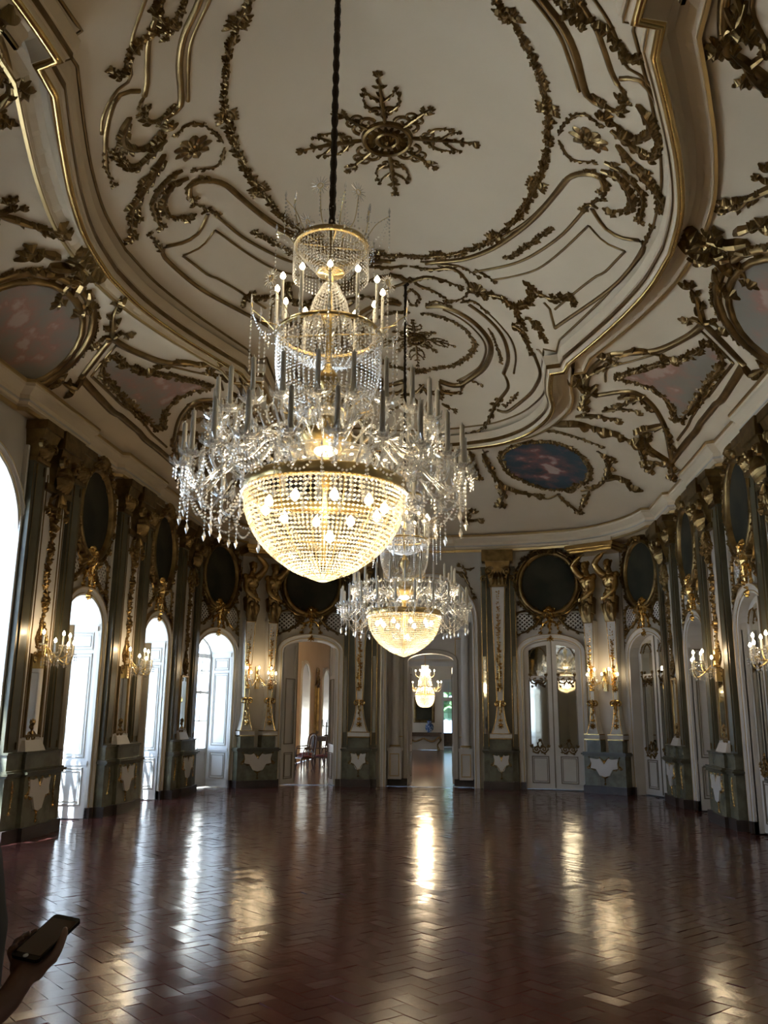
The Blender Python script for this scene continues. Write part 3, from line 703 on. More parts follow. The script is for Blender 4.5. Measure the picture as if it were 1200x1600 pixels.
# pier with twin olive pilasters, white centre panel and looking-glass
def make_pier(sconce=True):
    O = []
    for s in (-1, 1):
        o = MB(); O.append(o); a, b = sorted((s*.42, s*.80)); o.box(a, b, 0, .15, 1.16, 5.28)
        a, b = sorted((s*.49, s*.73)); o.box(a, b, .15, .165, 1.3, 5.1)
    pl = MB(); pl.box(-.84, .84, 0, .27, 0, .17); pl.box(-.42, .42, .2, .33, 0, .17)
    pd = MB(); pd.box(-.82, .82, 0, .22, .17, .85); pd.box(-.40, .40, .2, .29, .17, .85); pd.box(-.78, .78, 0, .2, .93, 1.16); pd.box(-.36, .36, .1, .25, .93, 1.16)
    dm = MB()
    for w, d, z0, z1 in ((.84, .25, .84, .87), (.87, .28, .87, .905), (.84, .25, .905, .93), (.43, .32, .84, .87), (.46, .35, .87, .905), (.43, .32, .905, .93), (.80, .22, 1.14, 1.17), (.38, .27, 1.14, 1.17)): dm.box(-w, w, 0, d, z0, z1)
    ce = MB(); ce.box(-.40, .40, 0, .10, 1.17, 5.4); ce.frustum(-.30, .30, .1, .2, 1.17, -.24, .24, .1, .15, 1.32)
    for s in (-1, 1): ce.box(min(s*.81, s*.86), max(s*.81, s*.86), 0, .07, .93, 5.5)
    gl = MB()
    for s in (-1, 1):
        for u, d in ((.43, .152), (.79, .152), (.50, .168), (.72, .168)): gl.box(s*u-.006, s*u+.006, .1, d, 1.2, 5.25)
        for u in (.36, .28): gl.box(s*u-.007, s*u+.007, .1, .112, 1.35, 5.2)
    rectline(gl, -.22, .22, 1.38, 2.52, .022, .03, flat(.1))
    mi = MB(); mi.box(-.2, .2, .1, .112, 1.40, 2.50)
    tr = MB(); F = flat(.1)
    spray(tr, F, [(0,1.36),(0,1.45),(0,1.5)], .05, .04); 
    for s in (-1, 1):
        curl(tr, F, (s*.02, 1.42), PI/2-s*.9, .07, .022, -s, 1.1); curl(tr, F, (s*.03, 2.52), PI/2-s*.6, .09, .025, -s, 1.1)
        spray(tr, F, [(s*.03,2.6),(s*.14,2.75),(s*.06,2.95)], .03, .035)
    garland(tr, F, [(0,2.55),(.04,2.9),(-.04,3.3),(.04,3.7),(-.04,4.1),(.03,4.5),(0,4.75)], .085, .07)
    for z in (3.3, 4.1): flower(tr, F, (0, z), .1, .08, 7)
    F2 = flat(.15); CPS = []
    for s in (-1, 1):
        cp = MB(); CPS.append(cp); cp.box(s*.61-.2, s*.61+.2, 0, .2, 5.28, 5.34); cp.frustum(s*.61-.17, s*.61+.17, 0, .17, 5.34, s*.61-.24, s*.61+.24, 0, .3, 5.75); cp.box(s*.61-.26, s*.61+.26, 0, .33, 5.75, 5.88)
        for q in (-.11, 0, .11): leaf(cp, flat(.19), (s*.61+q, 5.34), PI/2+q*1.5, .3, .07, .1, 3)
        for t in (-1, 1): curl(cp, flat(.22), (s*.61+t*.1, 5.55), PI/2-t*.3, .08, .03, -t, 1.2, .07)
    cp = MB(); cp.box(-.42, .42, 0, .18, 4.95, 5.05); cp.frustum(-.2, .2, 0, .16, 5.05, -.3, .3, 0, .32, 5.6); cp.box(-.33, .33, 0, .36, 5.6, 5.88)
    for q in (-.14, -.05, .05, .14): leaf(cp, flat(.2), (q, 5.0), PI/2+q, .42, .09, .14, 3)
    for t in (-1, 1):
        curl(cp, flat(.27), (t*.1, 5.45), PI/2-t*.5, .1, .04, -t, 1.2, .09); spray(cp, F2, [(t*.05,4.98),(t*.2,4.86),(t*.28,4.7)], .05, .06); spray(cp, F2, [(0,4.95),(t*.05,4.7),(0,4.5)], .05, .06)
    ca = MB(); bat(ca, .3, .8, .34, .32)
    cg = MB(); batgilt(cg, .3, .8, .34, .29)
    for s in (-1, 1): spray(cg, flat(.22), [(s*.62,.8),(s*.6,.6),(s*.63,.4)], .02, .02)
    return part_set([('pier', ce, 'frame_white', 0), ('pilaster', O[0], 'olive', 0), ('pilaster', O[1], 'olive', 0), ('plinth', pl, 'plinth', 0), ('pedestal', pd, 'olive_marble', 0), ('dado_moulding', dm, 'olive', 0),
                     ('gilt_line', gl, 'gilt', 0), ('mirror', mi, 'mirror', 0), ('gilt_trail', tr, 'gilt', 0), ('capital', cp, 'dark_gilt', 0), ('capital', CPS[0], 'dark_gilt', 0), ('capital', CPS[1], 'dark_gilt', 0), ('white_cartouche', ca, 'frame_white', 0), ('gilt_cartouche', cg, 'gilt_bright', 0)])
PIER = make_pier()
pier_spots = []
for B, wall in ((BR, wall_right), (BL, wall_left)):
    for M, w, k in B:
        if k == 'pier' and M.translation.y > 1.2: put(PIER, wall, M); pier_spots.append((M, wall))
# tapered term used at the bow of the end wall
def gaine(mb, gi, tr, z0, z1, wb, wt, d, u=0.0):
    """white inverted taper on a bell foot between z0 and z1"""
    zf = z0+.75; n = 8; prof = []
    for i in range(n+1):
        s = i/n; prof.append((wb*1.35*(1-s)**2.2+wb*.55*(1-(1-s)**2.2), z0+(zf-z0)*s))
    prof.append((wt, z1)); vs = []
    for w, z in prof:
        dd = d*(.6+.4*w/(wb*1.35)); vs += [(u-w, .02, z), (u-w, dd, z), (u+w, dd, z), (u+w, .02, z)]
    m = len(prof); mb.add(vs, [(i*4+j, (i+1)*4+j, (i+1)*4+j+1, i*4+j+1) for i in range(m-1) for j in range(3)])
    mb.box(u-wb*1.6, u+wb*1.6, 0, d+.05, z0-.12, z0)
    for s in (-1, 1):
        stroke(gi, lambda a, b: ((a, d*(.6+.4*min(1, abs(a-u)/(wb*1.35)))+.004, b), (0, 1, 0)), [(u+s*(w-.018), z) for w, z in prof], .014, .016)
        gi.box(u-wb*1.6, u+wb*1.6, 0, d+.06, z0-.14, z0-.115); gi.box(u-wb*1.62, u+wb*1.62, 0, d+.06, z0-.02, z0)
    F = flat(d*.8)
    garland(tr, F, [(u, zf+.25), (u+.012, (zf+z1)/2), (u, z1-.1)], min(wt*.55, .07), .05)
    flower(tr, flat(d*.95), (u, z0+.18), .08, .06, 7); spray(tr, F, [(u, zf+.05), (u, zf-.2), (u, zf-.4)], .04, .05)
    for s in (-1, 1): curl(tr, F, (u+s*.02, zf), PI/2-s*.8, .075, .025, -s, 1.2, .05); curl(tr, F, (u+s*.05, z0+.1), PI/2-s, .05, .02, -s, 1)
def make_term():
    o = MB(); o.box(-.44, .44, 0, .05, .93, 5.5); 
    for s in (-1, 1): o.box(min(s*.31, s*.44), max(s*.31, s*.44), 0, .1, .93, 5.5)
    pl = MB(); pl.box(-.44, .44, 0, .2, 0, .18); pl.box(-.3, .3, .1, .32, 0, .18)
    pd = MB(); pd.box(-.42, .42, 0, .16, .18, .85); pd.box(-.28, .28, .1, .28, .18, .85); pd.box(-.26, .26, .05, .26, .93, 1.18)
    dm = MB()
    for w, d, z0, z1 in ((.44, .2, .84, .87), (.31, .31, .84, .87), (.46, .22, .87, .905), (.33, .34, .87, .905), (.29, .29, .905, .93)): dm.box(-w, w, 0, d, z0, z1)
    g, gi, tr = MB(), MB(), MB(); gaine(g, gi, tr, 1.32, 4.95, .17, .19, .25)
    for s in (-1, 1):
        for u in (.3, .43): gi.box(s*u-.005, s*u+.005, .05, .106, 1.0, 5.4)
    mi = MB()
    for s in (-1, 1): mi.box(min(s*.335, s*.405), max(s*.335, s*.405), .09, .106, 1.3, 3.2)
    cp = MB(); cp.box(-.24, .24, 0, .28, 4.95, 5.02); cp.frustum(-.2, .2, 0, .26, 5.02, -.32, .32, 0, .34, 5.6); cp.box(-.4, .4, 0, .36, 5.6, 5.9)
    for q in (-.15, -.05, .05, .15): leaf(cp, flat(.28), (q, 5.0), PI/2+q*.8, .36, .08, .1, 3)
    for t in (-1, 1): curl(cp, flat(.3), (t*.12, 5.4), PI/2-t*.4, .11, .035, -t, 1.3, .08); curl(cp, flat(.2), (t*.3, 5.2), PI/2-t*.4, .08, .03, -t, 1.2, .06)
    ca = MB(); bat(ca, .19, .8, .38, .3); cg = MB(); batgilt(cg, .19, .8, .38, .285)
    return part_set([('term_pilaster', o, 'olive', 0), ('plinth', pl, 'plinth', 0), ('pedestal', pd, 'olive_marble', 0), ('dado_moulding', dm, 'olive', 0), ('term', g, 'frame_white', 0), ('gilt_line', gi, 'gilt_bright', 0),
                     ('gilt_trail', tr, 'gilt_bright', 0), ('mirror', mi, 'mirror', 0), ('capital', cp, 'dark_gilt', 0), ('white_cartouche', ca, 'frame_white', 0), ('gilt_cartouche', cg, 'gilt_bright', 0)])
TERM = make_term()
def make_atlas_pier():
    o = MB(); o.box(-.5, .5, 0, .06, .93, 5.85)
    pl = MB(); pl.box(-.54, .54, 0, .40, 0, .17)
    pd = MB(); pd.box(-.52, .52, 0, .36, .17, .85); pd.box(-.45, -.1, .05, .32, .93, 1.2); pd.box(.1, .45, .05, .32, .93, 1.2)
    dm = MB()
    for w, d, z0, z1 in ((.54, .39, .84, .87), (.57, .42, .87, .905), (.54, .39, .905, .93)): dm.box(-w, w, 0, d, z0, z1)
    G = [MB(), MB()]; gi, tr = MB(), MB()
    for s in (-1, 1): gaine(G[(s+1)//2], gi, tr, 1.34, 4.02, .12, .135, .3, s*.30)
    en = MB()
    for w, d, z0, z1 in ((.56, .60, 5.66, 5.70), (.60, .66, 5.70, 5.76), (.64, .70, 5.76, 5.86)): en.box(-w, w, 0, d, z0, z1)
    eb = MB(); eb.box(-.56, .56, 0, .6, 5.86, 5.98)
    ca = MB(); bat(ca, .36, .79, .36, .39); cg = MB(); batgilt(cg, .38, .8, .34, .365)
    return part_set([('atlas_pier', o, 'wall_white', 0), ('plinth', pl, 'plinth', 0), ('pedestal', pd, 'olive_marble', 0), ('dado_moulding', dm, 'olive', 0), ('term', G[0], 'frame_white', 0), ('term', G[1], 'frame_white', 0), ('gilt_line', gi, 'gilt_bright', 0),
                     ('gilt_trail', tr, 'gilt_bright', 0), ('gilt_entablature', en, 'gilt_bright', 0), ('entablature_block', eb, 'plaster', 0), ('white_cartouche', ca, 'frame_white', 0), ('gilt_cartouche', cg, 'gilt_bright', 0)])
APIER = make_atlas_pier()
for B in (BR, BL):
    for M, w, k in B:
        if k == 'term': put(TERM, wall_far, M)
        if k == 'atlas': put(APIER, wall_far, M)
# ------------------------------------------------------------------ door and window cases
def make_case(ow, zs, rise, dep, paneled=True):
    """architrave round an arched opening plus its deep panelled reveal"""
    A = arch(ow, zs, rise, 16)
    ar = MB(); sweep(ar, A, [(0, -.02), (0, .045), (.03, .055), (.10, .055), (.115, .085), (.14, .085), (.14, 0)], F0)
    gi = MB(); sweep(gi, A, [(.028, .05), (.034, .064), (.046, .064), (.05, .05)], F0)
    sweep(gi, A, [(.135, .07), (.14, .092), (.152, .088), (.152, 0)], F0)
    rv = MB(); reveal(rv, ow, zs, rise, .0, -dep)
    ln = MB()
    if paneled:
        for s in (-1, 1):
            Fs = (lambda s: lambda a, b: ((s*(ow/2-.004), -a, b), (-s, 0, 0)))(s)
            for z0, z1 in ((.22, .80), (.98, zs-.42), (zs-.34, zs-.06)):
                rectline(ln, .09, dep-.09, z0, z1, .012, .012, Fs); rectline(ln, .13, dep-.13, z0+.05, z1-.05, .006, .01, Fs)
            rv.box(min(s*ow/2, s*(ow/2-.02)), max(s*ow/2, s*(ow/2-.02)), -dep, -.01, .85, .92); rv.box(min(s*ow/2, s*(ow/2-.035)), max(s*ow/2, s*(ow/2-.035)), -dep, -.01, zs-.02, zs+.06)
    return part_set([('architrave', ar, 'frame_white', 0), ('gilt_line', gi, 'gilt_line', 0), ('reveal', rv, 'frame_white', 0)]+([('panel_line', ln, 'grey_line', 0)] if paneled else []))
CASE_WIN = make_case(*OPN, .72); CASE_REC = make_case(*OPN, .72); CASE_DOOR = make_case(*DOOR, .5); CASE_SHALLOW = make_case(*OPN, .16, False); CASE_CORN = make_case(1.34, OPN[1], OPN[2], .62, True)
CASE_CORN_S = make_case(1.34, OPN[1], OPN[2], .26, False); CASE_DOOR_S = make_case(*DOOR, .12, False); CASE_BIG = make_case(*BIG, .72, False)
for _cs in (CASE_WIN, CASE_CORN): _cs[2][1].materials[0] = MATS['shutter_white']; _cs[3][1].materials[0] = MATS['pale_line']
# leaves of a mirrored double door, in bay coordinates at depth d
def make_leaf(w, h, rise, s, zs):
    """one door leaf from u=0 (hinge side at s*w) ; mirror glass above, panel below"""
    b = MB(); n = 8; top = [(i/n*w, zs+rise*math.sqrt(max(0, 1-(i/n*w/w)**2))-.015) for i in range(n+1)]
    def strip(u0, u1, z0, fz):
        us = np.linspace(u0, u1, 6); vs = []
        for y in (.0, .045):
            for u in us: vs += [(s*u, y, z0), (s*u, y, fz(u))]
        m = len(us); fs = []
        for i in range(m-1): fs += [(2*i, 2*i+2, 2*i+3, 2*i+1), (2*m+2*i, 2*m+2*i+1, 2*m+2*i+3, 2*m+2*i+2)]
        for i in range(m-1): fs += [(2*i, 2*m+2*i, 2*m+2*i+2, 2*i+2), (2*i+1, 2*i+3, 2*m+2*i+3, 2*m+2*i+1)]
        fs += [(0, 1, 2*m+1, 2*m), (2*m-2, 4*m-2, 4*m-1, 2*m-1)]
        b.add(vs, fs)
    ft = lambda u: zs+rise*math.sqrt(max(0, 1-(u/w)**2))-.012
    strip(.005, .12, .02, ft); strip(w-.12, w-.008, .02, ft); strip(.12, w-.12, .02, lambda u: 1.0)
    strip(.12, w-.12, 2.62, lambda u: 2.72); 
    us = np.linspace(.12, w-.12, 6); vs = []
    for y in (.0, .045):
        for u in us: vs += [(s*u, y, ft(u)-.1), (s*u, y, ft(u))]
    b.add(vs, [(2*i, 2*i+2, 2*i+3, 2*i+1) for i in range(5)]+[(12+2*i, 12+2*i+1, 12+2*i+3, 12+2*i+2) for i in range(5)]+[(2*i, 12+2*i, 12+2*i+2, 2*i+2) for i in range(5)])
    mi = MB(); a, c = sorted((s*.11, s*(w-.11))); mi.box(a, c, .012, .022, .98, 2.66)
    mi2 = MB(); us = np.linspace(.11, w-.11, 6); vs = []
    for u in us: vs += [(s*u, .02, 2.68), (s*u, .02, ft(u)-.08)]
    mi2.add(vs, [(2*i, 2*i+2, 2*i+3, 2*i+1) if s > 0 else (2*i+1, 2*i+3, 2*i+2, 2*i) for i in range(5)])
    ln = MB(); F = flat(.045); a, c = sorted((s*.15, s*(w-.15))); rectline(ln, a, c, .16, .78, .012, .014, F); a, c = sorted((s*.19, s*(w-.19))); rectline(ln, a, c, .2, .74, .007, .01, F)
    a, c = sorted((s*.125, s*(w-.125))); rectline(ln, a, c, 1.0, 2.62, .012, .016, F); ln.box(min(0, s*.012), max(0, s*.012), .045, .062, .05, zs+rise-.03)
    gi = MB(); F = flat(.05); u = s*w/2
    for t in (-1, 1):
        spray(gi, F, [(u,.93),(u+t*.08,.86),(u+t*.16,.9),(u+t*.2,1.0)], .03, .035); curl(gi, F, (u+t*.05, 1.0), PI/2-t*.9, .06, .02, -t, 1.1); spray(gi, F, [(u,.95),(u+t*.06,1.06),(u+t*.02,1.14)], .025, .03)
        spray(gi, F, [(u,2.6),(u+t*.1,2.53),(u+t*.19,2.6),(u+t*.2,2.72)], .03, .035); curl(gi, F, (u+t*.04, 2.66), PI/2-t*.9, .055, .018, -t, 1.1); spray(gi, F, [(u,2.62),(u+t*.06,2.5),(u+t*.13,2.47)], .022, .03)
        spray(gi, F, [(u+t*.02,ft(w*.5)-.12),(u+t*.12,ft(w*.5)-.17),(u+t*.2,ft(w*.5)-.3)], .018, .025)
    return part_set([('leaf', b, 'frame_white', 0), ('mirror_glass', mi, 'mirror', 0), ('mirror_glass', mi2, 'mirror', 0), ('panel_line', ln, 'grey_line', 0), ('gilt_carving', gi, 'gilt', 0)])
LEAF = {}
for s in (-1, 1):
    LEAF[('door', s)] = make_leaf(.70, 0, DOOR[2], s, DOOR[1]); LEAF[('open', s)] = make_leaf(.70, 0, OPN[2], s, OPN[1]); LEAF[('corner', s)] = make_leaf(.67, 0, OPN[2], s, OPN[1])
for s in (-1, 1):
  for src, dst in (('open', 'plain'), ('door', 'plain_door')):
    LEAF[('plain', s)] = [q for q in LEAF[(src, s)] if q[0] != 'gilt_carving']
    LEAF[('plain', s)] = [(n, (me if n != 'mirror_glass' else me.copy())) for n, me in LEAF[('plain', s)]]
    LEAF[('plain', s)] = [('panel' if n == 'mirror_glass' else n, me) for n, me in LEAF[('plain', s)]]
    for n, me in LEAF[('plain', s)]:
        if n == 'panel': me.materials[0] = MATS['frame_white']
    LEAF[('tmp', dst, s)] = LEAF[('plain', s)]
for s in (-1, 1): LEAF[('plain', s)] = LEAF[('tmp', 'plain', s)]; LEAF[('plain_door', s)] = LEAF[('tmp', 'plain_door', s)]
ndoor = 0
def door_case(M, case, leaves=None, d=0.0, label='', swing=None):
    global ndoor
    ndoor += 1; o = empty(f'door_{ndoor}', M); tag(o, label, 'door', kind='structure')
    for n, me in case: obj(n, me, o)
    if leaves:
        for s in (-1, 1):
            L = LEAF[(leaves, s)]; w = .67 if leaves == 'corner' else .70
            a = (swing or {}).get(s)
            T = Matrix.Translation((0, d, 0))
            if a is not None: T = Matrix.Translation((s*w, d, 0)) @ Matrix.Rotation(a, 4, 'Z') @ Matrix.Translation((-s*w, 0, 0))
            p = obj(L[0][0], L[0][1], o, T)
            for n, me in L[1:]: obj(n, me, p)
    return o
def recess_back(mb, M, ow, zs, rise, d):
    mb.M = M; A = arch(ow, zs, rise)[1:-1]; vs = []
    for u, z in A: vs += [(u, d, 0), (u, d, z)]
    mb.add(vs, [(2*i, 2*i+2, 2*i+3, 2*i+1) for i in range(len(A)-1)])
# right wall
names_R = {3.3: 'white arched door recess beside the viewer, looking-glass panels in gilt', 6.8: 'white arched mirrored double doors, second recess beyond the viewer', 13.8: 'white arched mirrored double doors in shallow recess beside the sconce pier',
           17.2: 'deep arched recess with plain white panelled sides between two olive piers'}
bk = MB()
for M, w, k in BR:
    y = M.translation.y
    if k == 'open':
        deep = abs(y-17.2) < .1
        door_case(M, CASE_REC if deep else CASE_SHALLOW, 'plain' if deep else 'open', -.72 if deep else -.14, names_R[round(y, 1)])
    elif k == 'big':
        door_case(M, CASE_BIG, None, 0, 'tall central arched recess in the wall facing the windows'); recess_back(bk, M, *BIG, -.7)
    elif k == 'corner': door_case(M, CASE_CORN_S, 'corner', -.24, 'white arched mirrored doors squeezed between gilt figures and olive pier')
    elif k == 'door': door_case(M, CASE_DOOR_S, 'door', -.10, 'closed white double doors with mirror panes between term pilaster and gilt figures')
bk.M = None; bk.build('recess_back', 'frame_white', wall_right)
# left wall: french windows standing in deep white reveals
nwin = 0
def make_window(ow, zs, rise, d):
    r = ow/2; fr = MB(); gl = MB(); A = arch(ow, zs, rise, 16)
    sweep(fr, A, [(-.07, -d), (-.07, -d+.06), (0, -d+.06), (0, -d)], F0)
    fr.box(-.045, .045, -d, -d+.07, 0, zs+rise-.02)
    for z0, z1 in ((0, .12), (.80, .9), (2.2, 2.26), (zs-.05, zs+.05)): fr.box(-r, r, -d, -d+.06, z0, z1)
    fr.box(-r, r, -d+.01, -d+.04, .12, .80)
    for s in (-1, 1): fr.box(s*r/2-.012, s*r/2+.012, -d+.01, -d+.05, .9, zs)
    for z in (1.55, 2.75): fr.box(-r, r, -d+.01, -d+.05, z-.012, z+.012)
    for s in (-1, 1): gl.box(min(s*.04, s*(r-.05)), max(s*.04, s*(r-.05)), -d+.025, -d+.029, .9, zs)
    gl2 = MB(); recess_back(gl2, Matrix.Identity(4), ow, zs, rise, -d+.027)
    gl2.f = gl2.f; 
    sh = MB(); sh.box(r-.05, r+.01, -.12, .19, .02, zs-.06); sh2 = MB(); rectline(sh2, -.06, .15, .2, .8, .01, .012, lambda a, b: ((r-.05, a, b), (-1, 0, 0))); rectline(sh2, -.06, .15, 1, 2.8, .01, .012, lambda a, b: ((r-.05, a, b), (-1, 0, 0)))
    return fr, gl, sh, sh2
WIN = {}
for key, a in (('open', OPN), ('corner', (1.34,)+OPN[1:]), ('big', BIG)):
    fr, gl, sh, sh2 = make_window(*a, .70); WIN[key] = [fr.mesh('window_frame', 'frame_white'), gl.mesh('glass_pane', 'pane'), sh.mesh('folded_shutter', 'wall_white'), sh2.mesh('panel_line', 'grey_line')]
lab = {3.3: 'tall white arched french window beside the viewer', 6.8: 'tall white arched french window, next before the great central one', 10.3: 'largest arched window, central in the window wall, round-headed', 13.8: 'arched french window with white reveal between the two sconce piers', 17.2: 'arched french window with white reveal between a sconce pier and the corner pier'}
for M, w, k in BL:
    y = M.translation.y; lb = None
    if k in ('open', 'big'): lb = lab[round(y, 1)]
    if k == 'corner': lb = 'arched french window in the bowed corner next to the gilt figures'
    if lb:
        nwin += 1; o = empty(f'window_{nwin}', M); tag(o, lb, 'window', kind='structure')
        for n, me in {'open': CASE_WIN, 'corner': CASE_CORN, 'big': CASE_BIG}[k]: obj(n, me, o)
        f = obj('window_frame', WIN[k][0], o); obj('glass_pane', WIN[k][1], f)
        if k == 'open': h = obj('folded_shutter', WIN[k][2], o, Matrix.Scale(1, 4)); obj('panel_line', WIN[k][3], h)
        if PORTALS:
            L = bpy.data.lights.new('window_portal', 'AREA'); L.shape = 'RECTANGLE'; L.size = w; L.size_y = 4.8 if k == 'big' else 3.5; L.cycles.is_portal = True
            lo = bpy.data.objects.new('window_portal', L); COL.objects.link(lo)
            lo.matrix_world = M @ Matrix.Translation((0, -.86, L.size_y/2+.05)) @ Matrix.Rotation(PI/2, 4, 'X')
        wx = MB(); wx.M = M   # masonry round the reveal
    elif k == 'door': door_case(M, CASE_DOOR, 'plain_door', -.06, 'open doorway with white leaves swung back, leading to the peach room', {1: 1.02, -1: -1.45})
# masonry of the window wall, outside face
mo = MB(); mo.M = None
ys = [YN-.3]
for M, w, k in BL:
    if k in ('open', 'big'): ys += [M.translation.y-(1.1 if k == 'big' else .7), M.translation.y+(1.1 if k == 'big' else .7)]
ys.append(19.75)
for i in range(0, len(ys), 2): mo.box(XL-.8, XL-.06, ys[i]+.02, ys[i+1]-.02, 0, 10.2)
for M, w, k in BL:
    if k in ('open', 'big'):
        r, zt = (1.12, 5.27) if k == 'big' else (.72, 3.68); mo.box(XL-.8, XL-.06, M.translation.y-r, M.translation.y+r, zt, 10.2)
tag(mo.build('wall_facade', 'stone'), 'thick outer masonry behind the window wall', 'wall', kind='structure')
# masonry round the bowed corner: a wedge wall pierced like its window
for B, s in ((BL, -1), (BR, 1)):
    for M, w, k in B:
        if k == 'corner':
            cmn = MB(); cmn.M = M
            if s < 0: cmn.box(-1.2, -.68, -.75, -.05, 0, 6.3); cmn.box(.68, 1.3, -.75, -.05, 0, 6.3); cmn.box(-.68, .68, -.75, -.05, 3.66, 6.3)
            cmn.box(-1.2, 1.4, -.75, -.05, 6.0, 10.2)
            cmn.M = None; cmn.build('masonry', 'stone', wall_left if s < 0 else wall_right)
# end wall centre: arch, recess and doorway
ME = bayM((XC, YE), (0, -1)); ndoor += 1
o = empty(f'door_{ndoor}', ME); tag(o, 'great central arch with an open doorway to the further rooms', 'door', kind='structure')
for n, me in CASE_BIG: obj(n, me, o)
cb = MB(); A = arch(2.2, 4.1, 1.1); IN = (1.2, 3.12, .2)
B_ = arch(*IN)[1:-1]; r = .6
cb.add([(-1.1,-.55,0),(-r,-.55,0),(-r,-.55,5.2),(-1.1,-.55,4.1)], [(0,1,2,3)]); cb.add([(1.1,-.55,0),(r,-.55,0),(r,-.55,5.2),(1.1,-.55,4.1)], [(0,1,2,3)])
vs = []
for u, z in B_: vs += [(u,-.55,z),(u,-.55,5.3)]
cb.add(vs, [(2*i,2*i+2,2*i+3,2*i+1) for i in range(len(B_)-1)]); reveal(cb, *IN, -.55, -.85)
cb.build('recess_panel', 'frame_white', o)
ci = MB(); sweep(ci, arch(*IN, 12), [(0,0),(0,.04),(.09,.05),(.12,.02),(.12,0)], flat(-.55)); ci.build('inner_architrave', 'wall_white', o)
for s in (-1, 1):
    co = MB(); c = (s*.90, -.33, 0); co.box(s*.9-.17, s*.9+.17, -.5, -.16, .17, .85); co.box(s*.9-.19, s*.9+.19, -.52, -.14, .85, .92); co.lathe([(.13,.92),(.14,.96),(.11,1.0),(.10,1.06),(.105,2.4),(.095,3.85),(.12,3.9),(.12,3.95),(.16,4.02),(.16,4.1)], 16, (c[0], c[1], 0)); co.build('column', 'frame_white', o)

cg = MB()
for s in (-1, 1): rectline(cg, s*.9-.11, s*.9+.11, .25, .78, .012, .012, flat(-.16)); cg.lathe([(.142,.955),(.145,.975),(.12,1.0)], 16, (s*.9, -.33, 0))
for s in (-1, 1): rectline(cg, s*.82-.17, s*.82+.17, 1.2, 3.7, .012, .012, flat(-.55))
cg.build('gilt_line', 'gilt_line', o)
cq = MB(); cq.box(-1.1, -.6, -.55, -.5, 0, .17); cq.box(.6, 1.1, -.55, -.5, 0, .17); cq.build('plinth', 'plinth', o)
sp = MB()
for s in (-1, 1):
    spray(sp, F0, [(s*.55,5.4),(s*.85,5.35),(s*1.0,5.1),(s*1.15,4.75)], .045, .04); curl(sp, F0, (s*.9, 5.45), -s*.4+(PI if s < 0 else 0), .12, .03, -s, 1.2); spray(sp, F0, [(s*1.18,5.5),(s*1.0,5.45),(s*.8,5.55)], .04, .04)
sp.build('gilt_spandrel', 'gilt', o)
for s in (-1, 1):   # plain leaves swung back into the next room
    lf = MB(); lf.box(0, .04, -.58, 0, .02, 2.98); p = lf.build('leaf', 'frame_white', o, Matrix.Translation((s*.6-(.04 if s > 0 else 0), -.85, 0)) @ Matrix.Rotation(-s*.04, 4, 'Z'))
    l2 = MB(); 
    for xx, sg in ((.041, 1), (-.001, -1)): rectline(l2, -.5, -.08, .2, .8, .01, .012, (lambda xx, sg: lambda a, b: ((xx, a, b), (sg, 0, 0)))(xx, sg)); rectline(l2, -.5, -.08, 1.0, 2.8, .01, .012, (lambda xx, sg: lambda a, b: ((xx, a, b), (sg, 0, 0)))(xx, sg))
    l2.build('panel_line', 'grey_line', p)
# baseboards along the plain stretches
bb = MB()
for M, w, k in BR+BL:
    if k in ('open', 'corner', 'door', 'big'):
        ow = {'open': 1.4, 'corner': 1.34, 'door': 1.4, 'big': 2.2}[k]; bb.M = M
        for s in (-1, 1): bb.box(min(s*(ow/2-.0), s*w/2), max(s*(ow/2), s*w/2), -.0, .09, 0, .17)
bb.M = None; tag(bb.build('baseboard_room', 'plinth'), 'dark stone baseboard under the door and window cases', 'baseboard', kind='structure')
